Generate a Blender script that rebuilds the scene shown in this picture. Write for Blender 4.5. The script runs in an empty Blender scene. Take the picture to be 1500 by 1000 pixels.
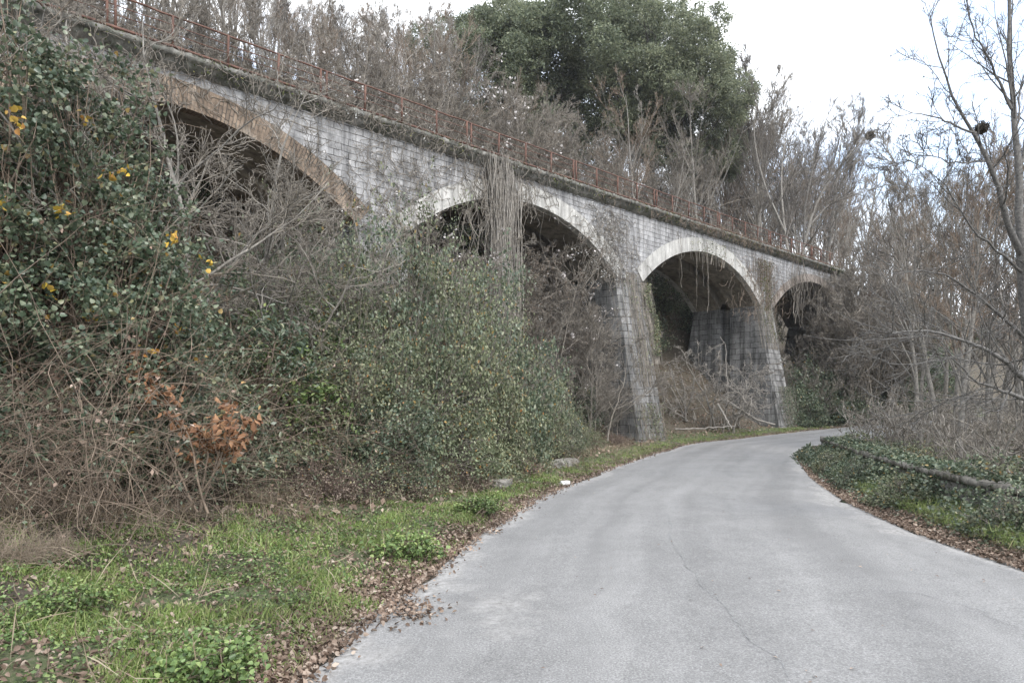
import bpy, math, random
import numpy as np
from mathutils import Vector

# ------------------------------------------------------------------ camera, sky, sun
SC = bpy.context.scene
COL = SC.collection
EYE = 1.6
F = 1050.0            # focal length in photo pixels (photo 1500 x 1000)
HZ = 590.0            # horizon row in the photo
cam_d = bpy.data.cameras.new('camera')
cam = bpy.data.objects.new('camera', cam_d)
COL.objects.link(cam)
cam.location = (0, 0, EYE)
cam.rotation_euler = (math.radians(90), 0, 0)
cam_d.sensor_width = 36.0
cam_d.lens = F / 1500 * 36
cam_d.shift_y = (HZ - 500) / 1500
cam_d.clip_end = 2000
SC.camera = cam

SUN_EL, SUN_AZ = 48, 150     # azimuth in degrees, clockwise from +Y
w = bpy.data.worlds.new('World')
SC.world = w
w.use_nodes = True
nt = w.node_tree
nt.nodes.clear()
out = nt.nodes.new('ShaderNodeOutputWorld')
bg = nt.nodes.new('ShaderNodeBackground')
sky = nt.nodes.new('ShaderNodeTexSky')
sky.sky_type = 'NISHITA'
sky.sun_disc = False
sky.sun_elevation = math.radians(SUN_EL)
sky.sun_rotation = math.radians(SUN_AZ)
sky.air_density = 1.0
sky.dust_density = 1.0
tc = nt.nodes.new('ShaderNodeTexCoord')
mp = nt.nodes.new('ShaderNodeMapping')
mp.inputs['Scale'].default_value = (1.0, 1.0, 2.6)
nz = nt.nodes.new('ShaderNodeTexNoise')
nz.inputs['Scale'].default_value = 2.1
nz.inputs['Detail'].default_value = 6
nz.inputs['Roughness'].default_value = 0.55
cr = nt.nodes.new('ShaderNodeValToRGB')
cr.color_ramp.elements[0].position = 0.40
cr.color_ramp.elements[0].color = (0.30, 0.30, 0.30, 1)
cr.color_ramp.elements[1].position = 0.56
cr.color_ramp.elements[1].color = (1, 1, 1, 1)
mx = nt.nodes.new('ShaderNodeMix')
mx.data_type = 'RGBA'
mx.inputs['B'].default_value = (9.6, 9.9, 10.3, 1)
nt.links.new(tc.outputs['Generated'], mp.inputs['Vector'])
nt.links.new(mp.outputs['Vector'], nz.inputs['Vector'])
nt.links.new(nz.outputs['Fac'], cr.inputs['Fac'])
nt.links.new(cr.outputs['Color'], mx.inputs['Factor'])
gain = nt.nodes.new('ShaderNodeVectorMath'); gain.operation = 'SCALE'; gain.inputs['Scale'].default_value = 1.9
nt.links.new(sky.outputs['Color'], gain.inputs[0])
nt.links.new(gain.outputs['Vector'], mx.inputs['A'])
nt.links.new(mx.outputs['Result'], bg.inputs['Color'])
bg.inputs['Strength'].default_value = 0.1
nt.links.new(bg.outputs['Background'], out.inputs['Surface'])

sd = bpy.data.lights.new('sun', 'SUN')
sun = bpy.data.objects.new('sun', sd)
COL.objects.link(sun)
sd.energy = 1.3
sd.angle = math.radians(16)
sd.color = (1.0, 0.965, 0.92)
el, az = math.radians(SUN_EL), math.radians(SUN_AZ)
sdir = Vector((math.sin(az) * math.cos(el), math.cos(az) * math.cos(el), math.sin(el)))
sun.rotation_euler = sdir.to_track_quat('Z', 'Y').to_euler()

SC.view_settings.view_transform = 'Standard'
SC.view_settings.look = 'None'
SC.view_settings.exposure = 1.33
SC.view_settings.gamma = 1
SC.cycles.max_bounces = 6
SC.cycles.diffuse_bounces = 2
SC.cycles.volume_bounces = 1
SC.cycles.glossy_bounces = 2
SC.cycles.transmission_bounces = 2
SC.cycles.use_denoising = True
SC.cycles.denoiser = 'OPENIMAGEDENOISE'
SC.cycles.denoising_input_passes = 'RGB_ALBEDO_NORMAL'

RNG = np.random.default_rng(11)

# ------------------------------------------------------------------ helpers
def at(px, py, y):
    """world point seen at photo pixel (px, py) at distance y"""
    return np.array([(px - 750) / F * y, y, EYE + (HZ - py) / F * y])

def xat(px, y): return (px - 750) / F * y

def norm(a):
    return a / np.maximum(np.linalg.norm(a, axis=-1, keepdims=True), 1e-9)

def tag(o, label=None, cat=None, group=None, kind=None):
    if label: o['label'] = label
    if cat: o['category'] = cat
    if group: o['group'] = group
    if kind: o['kind'] = kind
    return o

def empty(name, loc=(0, 0, 0), rz=0.0):
    o = bpy.data.objects.new(name, None)
    COL.objects.link(o)
    o.location = loc
    o.rotation_euler = (0, 0, rz)
    o.empty_display_size = 0.2
    return o

def mk(name, V, faces, mat, parent=None, smooth=False, uv=None, mats=None, midx=None, attr=None):
    """V (n,3); faces a list of int arrays, each (k, sides)"""
    V = np.asarray(V, dtype=np.float32)
    if not isinstance(faces, (list, tuple)): faces = [faces]
    faces = [np.asarray(f, dtype=np.int32) for f in faces if len(f)]
    me = bpy.data.meshes.new(name)
    me.vertices.add(len(V))
    me.vertices.foreach_set('co', V.ravel())
    loops = np.concatenate([f.ravel() for f in faces])
    tot = np.concatenate([np.full(len(f), f.shape[1], dtype=np.int32) for f in faces])
    st = np.concatenate([[0], np.cumsum(tot)[:-1]]).astype(np.int32)
    me.loops.add(len(loops))
    me.loops.foreach_set('vertex_index', loops)
    me.polygons.add(len(tot))
    me.polygons.foreach_set('loop_start', st)
    me.polygons.foreach_set('loop_total', tot)
    if smooth: me.polygons.foreach_set('use_smooth', np.ones(len(tot), dtype=bool))
    if midx is not None: me.polygons.foreach_set('material_index', np.asarray(midx, dtype=np.int32))
    if uv is not None:
        ul = me.uv_layers.new(name='UVMap')
        u = np.asarray(uv, dtype=np.float32)
        if len(u) == len(V): u = u[loops]
        ul.data.foreach_set('uv', u.ravel())
    if attr is not None:
        for k, a in attr.items():
            at_ = me.attributes.new(k, 'FLOAT', 'POINT')
            at_.data.foreach_set('value', np.asarray(a, dtype=np.float32))
    me.update()
    for m in (mats or [mat]): me.materials.append(m)
    o = bpy.data.objects.new(name, me)
    COL.objects.link(o)
    if parent is not None: o.parent = parent
    return o

KIDS = {}
def kids(o):
    return [c for c in bpy.data.objects if c.parent == o]

def copy_tree(o, parent=None, cache=KIDS):
    c = o.copy()
    COL.objects.link(c)
    c.parent = parent
    if o.name not in cache: cache[o.name] = kids(o)
    for ch in cache[o.name]: copy_tree(ch, c)
    return c

class MB:
    """collects quads and tris into one mesh"""
    def __init__(s): s.V = []; s.Q = []; s.T = []; s.n = 0
    def add(s, V, Q=None, T=None):
        V = np.asarray(V, dtype=float).reshape(-1, 3)
        if Q is not None and len(Q): s.Q.append(np.asarray(Q, dtype=int) + s.n)
        if T is not None and len(T): s.T.append(np.asarray(T, dtype=int) + s.n)
        s.V.append(V); s.n += len(V)
    def hexa(s, p):
        """eight corners: bottom 4 (ccw), top 4"""
        s.add(p, [[3, 2, 1, 0], [4, 5, 6, 7], [0, 1, 5, 4], [1, 2, 6, 5], [2, 3, 7, 6], [3, 0, 4, 7]])
    def build(s, name, mat, parent=None, smooth=False):
        f = []
        if s.Q: f.append(np.concatenate(s.Q))
        if s.T: f.append(np.concatenate(s.T))
        return mk(name, np.concatenate(s.V), f, mat, parent, smooth)

def tubes(P, R, sides, rng=RNG):
    """P (N,m,3) polylines, R (N,m) radii -> verts, quads"""
    P = np.asarray(P, float); R = np.asarray(R, float)
    N, m, _ = P.shape
    T = np.empty_like(P)
    T[:, 1:-1] = P[:, 2:] - P[:, :-2]
    T[:, 0] = P[:, 1] - P[:, 0]
    T[:, -1] = P[:, -1] - P[:, -2]
    T = norm(T)
    chord = norm(P[:, -1] - P[:, 0])
    ref = norm(np.cross(chord, rng.normal(size=(N, 3))))[:, None, :]
    U = norm(np.cross(T, np.broadcast_to(ref, T.shape)))
    W = np.cross(T, U)
    a = np.linspace(0, 2 * np.pi, sides, endpoint=False)
    V = P[:, :, None, :] + R[:, :, None, None] * (np.cos(a)[None, None, :, None] * U[:, :, None, :] + np.sin(a)[None, None, :, None] * W[:, :, None, :])
    idx = np.arange(N * m * sides).reshape(N, m, sides)
    nx = np.roll(idx, -1, axis=2)
    Q = np.stack([idx[:, :-1], nx[:, :-1], nx[:, 1:], idx[:, 1:]], axis=-1).reshape(-1, 4)
    return V.reshape(-1, 3), Q

def grow(S, D, L, R0, R1, m, wig, trop=(0, 0, 0), rng=RNG):
    N = len(S)
    P = np.zeros((N, m + 1, 3)); P[:, 0] = S
    d = norm(np.asarray(D, float))
    L = np.broadcast_to(np.asarray(L, float), (N,)); trop = np.asarray(trop, float)
    for i in range(m):
        d = norm(d + rng.normal(0, wig, (N, 3)) + trop)
        P[:, i + 1] = P[:, i] + d * (L / m)[:, None]
    t = np.linspace(0, 1, m + 1)[None]
    R0 = np.broadcast_to(np.asarray(R0, float), (N,)); R1 = np.broadcast_to(np.asarray(R1, float), (N,))
    return P, R0[:, None] * (1 - t) + R1[:, None] * t

def sprout(P, R, k, t0, t1, ang, ratio, rng=RNG, rr=0.6, taper=0.55, rmin=0.003, bias=None):
    """k children on every polyline; returns start, dir, length, radius"""
    N, m, _ = P.shape
    t = rng.uniform(t0, t1, (N, k)) * (m - 1)
    i = np.minimum(t.astype(int), m - 2); f = (t - i)[..., None]
    n = np.arange(N)[:, None]
    A, B = P[n, i], P[n, i + 1]
    S = A + (B - A) * f
    T = norm(B - A)
    rad = R[n, i] * (1 - f[..., 0]) + R[n, i + 1] * f[..., 0]
    Lp = np.linalg.norm(np.diff(P, axis=1), axis=2).sum(1)[:, None]
    perp = norm(np.cross(T, rng.normal(size=T.shape)))
    a = np.radians(rng.normal(ang, ang * 0.22, (N, k)))[..., None]
    D = T * np.cos(a) + perp * np.sin(a)
    if bias is not None: D = D + np.asarray(bias, float)
    L = Lp * ratio * (1 - taper * (t / (m - 1))) * rng.uniform(0.6, 1.25, (N, k))
    return S.reshape(-1, 3), norm(D.reshape(-1, 3)), L.ravel(), np.maximum(rad.ravel() * rr, rmin)

def leaves(C, size, rng=RNG, hexa=False, ax=None, up=0.6, aspect=0.55, var=0.35):
    """leaf blades at centres C. Rhombus with a fold, or a six-point blade of two quads"""
    N = len(C)
    n = norm(rng.normal(size=(N, 3)) + np.array([0, 0, up]) * 1.6)
    a = rng.normal(size=(N, 3)) if ax is None else np.asarray(ax) + rng.normal(0, 0.5, (N, 3))
    a = norm(a - (a * n).sum(1, keepdims=True) * n)
    b = np.cross(n, a)
    s = size * rng.uniform(1 - var, 1 + var, (N, 1))
    fold = s * 0.12
    if not hexa:
        V = np.stack([C - a * s * .5, C + b * s * aspect * .5 + n * fold, C + a * s * .5, C - b * s * aspect * .5 + n * fold], axis=1)
        Q = np.arange(N * 4).reshape(N, 4)
        return V.reshape(-1, 3), Q
    wv = aspect * s
    V = np.stack([C - a * s * .48,
                  C - a * s * .30 + b * wv * .5 + n * fold,
                  C + a * s * .12 + b * wv * .46 + n * fold,
                  C + a * s * .52 - n * fold * .8,
                  C + a * s * .12 - b * wv * .46 + n * fold,
                  C - a * s * .30 - b * wv * .5 + n * fold], axis=1)
    k = np.arange(N)[:, None] * 6
    Q = np.concatenate([k + np.array([[0, 1, 2, 3]]), k + np.array([[0, 3, 4, 5]])])
    return V.reshape(-1, 3), Q

# ------------------------------------------------------------------ materials
def new_mat(name):
    m = bpy.data.materials.new(name); m.use_nodes = True
    t = m.node_tree; t.nodes.clear()
    o = t.nodes.new('ShaderNodeOutputMaterial')
    p = t.nodes.new('ShaderNodeBsdfPrincipled')
    t.links.new(p.outputs['BSDF'], o.inputs['Surface'])
    return m, t, p, o

def ramp(t, fac, stops, interp='LINEAR'):
    r = t.nodes.new('ShaderNodeValToRGB')
    r.color_ramp.interpolation = interp
    e = r.color_ramp.elements
    while len(e) < len(stops): e.new(0.5)
    for k, (p, c) in enumerate(stops):
        e[k].position = p
        e[k].color = (c[0], c[1], c[2], 1) if hasattr(c, '__len__') else (c, c, c, 1)
    t.links.new(fac, r.inputs['Fac'])
    return r.outputs['Color']

def noise(t, vec, scale, detail=4, rough=0.6, dist=0.0):
    n = t.nodes.new('ShaderNodeTexNoise')
    n.inputs['Scale'].default_value = scale
    n.inputs['Detail'].default_value = detail
    n.inputs['Roughness'].default_value = rough
    n.inputs['Distortion'].default_value = dist
    if vec is not None: t.links.new(vec, n.inputs['Vector'])
    return n.outputs['Fac']

def mixc(t, fac, a, b, mode='MIX'):
    m = t.nodes.new('ShaderNodeMix'); m.data_type = 'RGBA'; m.blend_type = mode
    for sock, v in (('Factor', fac), ('A', a), ('B', b)):
        if hasattr(v, 'links') or isinstance(v, bpy.types.NodeSocket): t.links.new(v, m.inputs[sock])
        elif sock == 'Factor': m.inputs[sock].default_value = v
        else: m.inputs[sock].default_value = (v[0], v[1], v[2], 1)
    return m.outputs['Result']

def math_(t, op, a, b=None):
    m = t.nodes.new('ShaderNodeMath'); m.operation = op
    for k, v in enumerate((a, b)):
        if v is None: continue
        if isinstance(v, bpy.types.NodeSocket): t.links.new(v, m.inputs[k])
        else: m.inputs[k].default_value = v
    return m.outputs[0]

def bump(t, p, h, strength=0.5, dist=0.02):
    b = t.nodes.new('ShaderNodeBump')
    b.inputs['Strength'].default_value = strength
    b.inputs['Distance'].default_value = dist
    t.links.new(h, b.inputs['Height'])
    t.links.new(b.outputs['Normal'], p.inputs['Normal'])

def wpos(t):
    g = t.nodes.new('ShaderNodeNewGeometry'); return g.outputs['Position']
def island(t):
    g = t.nodes.new('ShaderNodeNewGeometry'); return g.outputs['Random Per Island']
def uvn(t):
    g = t.nodes.new('ShaderNodeUVMap'); return g.outputs['UV']

def leaf_mat(name, stops, rough=0.5, trans=0.14, spec=0.35):
    m, t, p, o = new_mat(name)
    c = ramp(t, island(t), stops)
    n = noise(t, wpos(t), 0.9, 3)
    c = mixc(t, 1.0, c, ramp(t, n, [(0.3, 0.62), (0.7, 1.25)]), 'MULTIPLY')
    oi = t.nodes.new('ShaderNodeObjectInfo')
    c = mixc(t, 1.0, c, ramp(t, oi.outputs['Random'], [(0, (0.8, 0.84, 0.82)), (1, (1.15, 1.1, 1.1))]), 'MULTIPLY')
    t.links.new(c, p.inputs['Base Color'])
    p.inputs['Roughness'].default_value = rough
    p.inputs['Specular IOR Level'].default_value = spec
    tr = t.nodes.new('ShaderNodeBsdfTranslucent'); t.links.new(c, tr.inputs['Color'])
    ms = t.nodes.new('ShaderNodeMixShader'); ms.inputs['Fac'].default_value = trans
    t.links.new(p.outputs['BSDF'], ms.inputs[1]); t.links.new(tr.outputs['BSDF'], ms.inputs[2])
    t.links.new(ms.outputs['Shader'], o.inputs['Surface'])
    return m

def bark_mat(name, a, b, scale=14, isl=True):
    m, t, p, o = new_mat(name)
    n = noise(t, wpos(t), scale, 4, 0.7)
    c = ramp(t, n, [(0.32, a), (0.68, b)])
    if isl: c = mixc(t, 1.0, c, ramp(t, island(t), [(0, 0.65), (1, 1.3)]), 'MULTIPLY')
    t.links.new(c, p.inputs['Base Color'])
    p.inputs['Roughness'].default_value = 0.85
    return m

M = {}
M['bark_grey'] = bark_mat('bark_grey', (0.09, 0.082, 0.07), (0.27, 0.25, 0.22))
M['bark_dark'] = bark_mat('bark_dark', (0.02, 0.018, 0.016), (0.085, 0.078, 0.07), isl=False)
M['twig_grey'] = bark_mat('twig_grey', (0.125, 0.108, 0.088), (0.265, 0.235, 0.195), 5)
M['twig_pale'] = bark_mat('twig_pale', (0.16, 0.145, 0.125), (0.33, 0.30, 0.26), 8)
M['twig_brown'] = bark_mat('twig_brown', (0.10, 0.075, 0.055), (0.27, 0.205, 0.15), 6)
M['bark_alder'] = bark_mat('bark_alder', (0.035, 0.032, 0.03), (0.17, 0.16, 0.145), 22, isl=False)
M['twig_straw'] = bark_mat('twig_straw', (0.13, 0.10, 0.07), (0.33, 0.265, 0.195), 6)
M['twig_dark'] = bark_mat('twig_dark', (0.06, 0.052, 0.045), (0.16, 0.14, 0.12), 6)
M['twig_red'] = bark_mat('twig_red', (0.10, 0.07, 0.055), (0.22, 0.16, 0.135), 6)
M['ivy'] = leaf_mat('ivy_leaf', [(0, (0.05, 0.075, 0.045)), (0.3, (0.095, 0.13, 0.08)), (0.6, (0.15, 0.185, 0.12)), (0.9, (0.23, 0.25, 0.165)),
                                 (0.985, (0.26, 0.25, 0.14)), (1, (0.45, 0.26, 0.06))], 0.38, 0.25, 0.5)
M['yellow'] = leaf_mat('yellow_leaf', [(0, (0.62, 0.42, 0.05)), (0.6, (0.55, 0.36, 0.08)), (1, (0.45, 0.20, 0.05))], 0.5)
M['shrub'] = leaf_mat('shrub_leaf', [(0, (0.06, 0.078, 0.04)), (0.4, (0.16, 0.18, 0.10)), (0.8, (0.26, 0.275, 0.165)), (0.95, (0.31, 0.30, 0.19)),
                                     (0.985, (0.30, 0.20, 0.06)), (1, (0.34, 0.15, 0.06))], 0.5)
M['bright'] = leaf_mat('bright_leaf', [(0, (0.06, 0.10, 0.032)), (0.6, (0.155, 0.225, 0.075)), (1, (0.29, 0.35, 0.13))], 0.4)
M['oak'] = leaf_mat('holm_oak_leaf', [(0, (0.09, 0.115, 0.075)), (0.5, (0.18, 0.21, 0.135)), (1, (0.28, 0.30, 0.19))], 0.45, 0.35)
M['dead'] = leaf_mat('dead_leaf', [(0, (0.16, 0.08, 0.045)), (0.5, (0.30, 0.15, 0.075)), (1, (0.42, 0.24, 0.13))], 0.7)
M['litter'] = leaf_mat('leaf_litter', [(0, (0.10, 0.065, 0.045)), (0.5, (0.22, 0.155, 0.115)), (0.9, (0.36, 0.28, 0.22)), (1, (0.46, 0.38, 0.31))], 0.75, 0.1)
M['grass'] = leaf_mat('grass_blade', [(0, (0.11, 0.165, 0.045)), (0.45, (0.20, 0.28, 0.08)), (0.78, (0.30, 0.37, 0.13)), (1, (0.42, 0.39, 0.22))], 0.5, 0.35)
M['straw'] = leaf_mat('dry_grass', [(0, (0.16, 0.12, 0.08)), (0.6, (0.28, 0.22, 0.15)), (1, (0.40, 0.33, 0.24))], 0.7)
M['fluff'] = leaf_mat('seed_fluff', [(0, (0.42, 0.40, 0.38)), (1, (0.7, 0.68, 0.65))], 0.9)
M['moss'] = leaf_mat('moss', [(0, (0.05, 0.07, 0.02)), (0.7, (0.12, 0.14, 0.04)), (1, (0.22, 0.21, 0.08))], 0.8)
M['reddish'] = leaf_mat('reddish_leaf', [(0, (0.13, 0.095, 0.07)), (1, (0.29, 0.225, 0.175))], 0.7)

def masonry(name, c1, c2, mortar, bw, bh, msize=0.012, stain=0.5, patch=0.0, patchc=(0.3, 0.28, 0.24)):
    m, t, p, o = new_mat(name)
    uv = uvn(t)
    # waver the courses a little so that they read as laid by hand
    wn = t.nodes.new('ShaderNodeTexNoise'); wn.inputs['Scale'].default_value = 1.3; wn.inputs['Detail'].default_value = 3
    t.links.new(uv, wn.inputs['Vector'])
    vm = t.nodes.new('ShaderNodeVectorMath'); vm.operation = 'SCALE'; vm.inputs['Scale'].default_value = 0.07
    t.links.new(wn.outputs['Color'], vm.inputs[0])
    va = t.nodes.new('ShaderNodeVectorMath'); va.operation = 'ADD'
    t.links.new(uv, va.inputs[0]); t.links.new(vm.outputs['Vector'], va.inputs[1])
    b = t.nodes.new('ShaderNodeTexBrick')
    t.links.new(va.outputs['Vector'], b.inputs['Vector'])
    b.inputs['Scale'].default_value = 1
    b.inputs['Brick Width'].default_value = bw
    b.inputs['Row Height'].default_value = bh
    b.inputs['Mortar Size'].default_value = msize
    b.inputs['Mortar Smooth'].default_value = 0.25
    b.inputs['Bias'].default_value = 0.0
    b.inputs['Color1'].default_value = (*c1, 1)
    b.inputs['Color2'].default_value = (*c2, 1)
    b.inputs['Mortar'].default_value = (*mortar, 1)
    pos = wpos(t)
    n1 = noise(t, pos, 1.1, 6, 0.65)
    n2 = noise(t, pos, 9, 5, 0.7)
    # rain streaks: noise stretched downwards
    mp_ = t.nodes.new('ShaderNodeMapping'); mp_.inputs['Scale'].default_value = (3.2, 3.2, 0.35)
    t.links.new(pos, mp_.inputs['Vector'])
    n3 = noise(t, mp_.outputs['Vector'], 1.3, 5, 0.65)
    # joints lose their darkness in patches
    c = b.outputs['Color']
    fade = ramp(t, noise(t, pos, 2.3, 4), [(0.46, 0), (0.62, 0.85)])
    c = mixc(t, math_(t, 'MULTIPLY', fade, b.outputs['Fac']), c, c1)
    if patch: c = mixc(t, ramp(t, n1, [(0.60 - 0.1 * patch, 0), (0.66, 0.85)]), c, patchc)
    c = mixc(t, 1.0, c, ramp(t, n1, [(0.3, 1 - stain * .55), (0.62, 1.12)]), 'MULTIPLY')
    c = mixc(t, 1.0, c, ramp(t, n3, [(0.36, 1 - stain), (0.58, 1.08)]), 'MULTIPLY')
    c = mixc(t, 1.0, c, ramp(t, n2, [(0.3, 0.72), (0.7, 1.18)]), 'MULTIPLY')
    t.links.new(c, p.inputs['Base Color'])
    p.inputs['Roughness'].default_value = 0.9
    p.inputs['Specular IOR Level'].default_value = 0.2
    h = math_(t, 'SUBTRACT', math_(t, 'MULTIPLY', n2, 0.5), b.outputs['Fac'])
    bump(t, p, h, 0.8, 0.025)
    return m

def plain(name, a, b, scale=3, stain=0.4, rough=0.9, bscale=20, bstr=0.4):
    m, t, p, o = new_mat(name)
    pos = wpos(t)
    c = ramp(t, noise(t, pos, scale, 7, 0.65), [(0.3, a), (0.68, b)])
    mp_ = t.nodes.new('ShaderNodeMapping'); mp_.inputs['Scale'].default_value = (4, 4, 0.4)
    t.links.new(pos, mp_.inputs['Vector'])
    c = mixc(t, 1.0, c, ramp(t, noise(t, mp_.outputs['Vector'], 1.2, 5, 0.65), [(0.34, 1 - stain), (0.56, 1.05)]), 'MULTIPLY')
    n2 = noise(t, pos, bscale, 5, 0.7)
    c = mixc(t, 1.0, c, ramp(t, n2, [(0.3, 0.8), (0.7, 1.12)]), 'MULTIPLY')
    t.links.new(c, p.inputs['Base Color'])
    p.inputs['Roughness'].default_value = rough
    p.inputs['Specular IOR Level'].default_value = 0.25
    bump(t, p, n2, bstr, 0.015)
    return m

M['stone'] = masonry('grey_block_masonry', (0.38, 0.375, 0.37), (0.31, 0.305, 0.30), (0.055, 0.05, 0.045), 0.44, 0.175, 0.009, 0.48, 0.35, (0.36, 0.352, 0.345))
M['pier_stone'] = masonry('pier_block_masonry', (0.27, 0.265, 0.255), (0.19, 0.185, 0.175), (0.06, 0.055, 0.05), 0.52, 0.27, 0.014, 0.6)
M['brick'] = masonry('old_brick', (0.27, 0.205, 0.15), (0.19, 0.145, 0.11), (0.10, 0.085, 0.07), 0.26, 0.085, 0.010, 0.5, 0.6, (0.30, 0.255, 0.205))
M['pale_brick'] = masonry('pale_brick', (0.34, 0.29, 0.25), (0.27, 0.225, 0.19), (0.30, 0.28, 0.26), 0.14, 0.055, 0.006, 0.5, 0.8, (0.36, 0.33, 0.30))
M['plaster'] = plain('pale_arch_render', (0.33, 0.32, 0.295), (0.54, 0.525, 0.49), 1.6, 0.45)
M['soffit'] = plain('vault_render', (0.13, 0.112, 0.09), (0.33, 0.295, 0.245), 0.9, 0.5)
M['cornice'] = plain('mossy_concrete', (0.07, 0.075, 0.055), (0.23, 0.22, 0.20), 2.4, 0.5)
M['wall_cap'] = plain('weathered_concrete', (0.13, 0.12, 0.10), (0.34, 0.32, 0.285), 3, 0.5)
M['rubble'] = plain('rubble_stone', (0.08, 0.078, 0.07), (0.26, 0.25, 0.23), 4, 0.5)
M['white_stone'] = plain('white_stone', (0.5, 0.5, 0.48), (0.75, 0.74, 0.7), 12, 0.1)
M['rust'] = plain('rusty_iron', (0.08, 0.042, 0.032), (0.175, 0.095, 0.07), 6, 0.3, 0.75, 60, 0.2)
M['cable'] = plain('grey_cable', (0.3, 0.3, 0.3), (0.45, 0.45, 0.45), 6, 0.1)
M['nest'] = bark_mat('nest_twigs', (0.02, 0.016, 0.012), (0.07, 0.055, 0.04), 20)

# ------------------------------------------------------------------ road edges
def smooth_line(pts, n=400):
    pts = np.array(pts, float)
    # Catmull-Rom through the points, resampled evenly
    P = np.vstack([2 * pts[0] - pts[1], pts, 2 * pts[-1] - pts[-2]])
    o = []
    for i in range(1, len(P) - 2):
        t = np.linspace(0, 1, 40, endpoint=False)[:, None]
        p0, p1, p2, p3 = P[i - 1], P[i], P[i + 1], P[i + 2]
        o.append(0.5 * (2 * p1 + (p2 - p0) * t + (2 * p0 - 5 * p1 + 4 * p2 - p3) * t ** 2 + (3 * p1 - p0 - 3 * p2 + p3) * t ** 3))
    o.append(pts[-1:])
    o = np.vstack(o)
    s = np.concatenate([[0], np.cumsum(np.linalg.norm(np.diff(o, axis=0), axis=1))])
    q = np.linspace(0, s[-1], n)
    return np.stack([np.interp(q, s, o[:, k]) for k in range(o.shape[1])], axis=1)

def vxy(s, u): return (-23.64 + s * .7156 - u * .6985, s * .6985 + u * .7156)
LE = smooth_line([(-3.2, -14), (-2.3, -6), (-1.75, 0), (-1.2, 4.1), (-0.85, 6), (-0.42, 8.2), (0.12, 10.4), (1.05, 13.6), (3.1, 18.9), (6.2, 25.8),
                  vxy(44.5, -2.35), vxy(50, -2.25), vxy(56, -2.2), vxy(63, -2.4), vxy(72, -3.4), vxy(84, -6.5), vxy(100, -13), vxy(125, -28)], 700)
RE = smooth_line([(4.4, -14), (4.7, -6), (4.85, 0), (4.9, 4), (4.9, 6.9), (5.0, 8.9), (5.55, 12), (6.95, 16.8), (9.7, 23.6), vxy(46, -6.7),
                  vxy(51, -6.8), vxy(57, -6.8), vxy(64, -7.0), vxy(72.5, -8.0), vxy(84, -11), vxy(99, -17.3), vxy(123, -32)], 700)

def sdist(X, Y, line):
    """signed distance: positive to the left of the line (walking forward)"""
    ln = line[::3]
    A, B = ln[:-1], ln[1:]
    P = np.stack([X.ravel(), Y.ravel()], axis=1)
    outd = np.empty(len(P)); 
    for c in range(0, len(P), 20000):
        p = P[c:c + 20000, None, :]
        d = B - A
        t = np.clip(((p - A) * d).sum(-1) / (d * d).sum(-1), 0, 1)
        q = A + t[..., None] * d
        e = p - q
        dd = np.hypot(e[..., 0], e[..., 1])
        k = dd.argmin(1)
        r = np.arange(len(k))
        dk = d[k]
        cr_ = dk[:, 0] * (e[r, k, 1]) - dk[:, 1] * (e[r, k, 0])
        outd[c:c + 20000] = dd[r, k] * np.where(cr_ >= 0, 1, -1)
    return outd.reshape(X.shape)

# viaduct frame: s runs along it, u goes behind its front plane
VD = np.array([0.7156, 0.6985]); VN = np.array([0.6985, -0.7156]); V0 = np.array([-23.64, 0.0])
VW = 3.7
def via(s, u, z):
    s = np.asarray(s, float); u = np.asarray(u, float); z = np.asarray(z, float)
    s, u, z = np.broadcast_arrays(s, u, z)
    return np.stack([V0[0] + s * VD[0] - u * VN[0], V0[1] + s * VD[1] - u * VN[1], z], axis=-1)
def su(X, Y):
    return (X - V0[0]) * VD[0] + (Y - V0[1]) * VD[1], -((X - V0[0]) * VN[0] + (Y - V0[1]) * VN[1])

def vnoise(X, Y, f, seed=0):
    r = np.random.default_rng(seed)
    o = 0
    for k in range(5):
        a = r.uniform(0, 2 * np.pi); ph = r.uniform(0, 6.28, 2); q = f * (1.0 + 0.45 * k)
        o = o + np.sin((X * np.cos(a) + Y * np.sin(a)) * q + ph[0]) * np.cos((-X * np.sin(a) + Y * np.cos(a)) * q * 1.3 + ph[1])
    return o / 3

def RISE(X, Y):
    return np.interp(su(X, Y)[0], [38, 46, 56, 75, 120], [0, .22, .37, .55, .8])
def H(X, Y):
    X = np.asarray(X, float); Y = np.asarray(Y, float)
    dl = sdist(X, Y, LE); dr = -sdist(X, Y, RE)
    s, u = su(X, Y)
    bank = np.interp(dl, [-1, 0, 0.5, 1.6, 3.0, 5.0, 9.0, 30, 60], [-.05, -.03, 0.05, 0.16, 0.42, 1.25, 3.2, 6.0, 8])
    behind = np.interp(u, [-50, 0, 1, VW, 6, 12, 40, 90, 200], [0, 0, 0.3, 1.7, 4.2, 9.2, 22, 33, 40])
    end = np.clip((s - 56) / 7, 0, 1)
    bank2 = np.interp(dl, [0, 0.8, 2.5, 10, 30, 90], [-.03, 0.1, 0.8, 6.5, 12, 15])
    left = bank + behind * np.clip((dl + 0.0) / 2, 0, 1)
    left = left * (1 - end) + bank2 * end
    left = np.minimum(left, 46)
    left = left + vnoise(X, Y, 1.3, 3) * 0.05 * np.clip(dl - 0.3, 0, 1.5)
    right = np.interp(dr, [0, 0.4, 1.0, 4, 12, 30, 80, 200], [-.03, 0.03, 0.12, 0.22, -2.0, -4.5, -4, 3])
    right = right + vnoise(X, Y, 1.1, 5) * 0.04 * np.clip(dr - 0.3, 0, 1.5)
    z = np.where(dl > 0, left, np.where(dr > 0, right, -0.03))
    return z + RISE(X, Y)
def H1(x, y): return float(H(np.array([x]), np.array([y]))[0])

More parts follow.
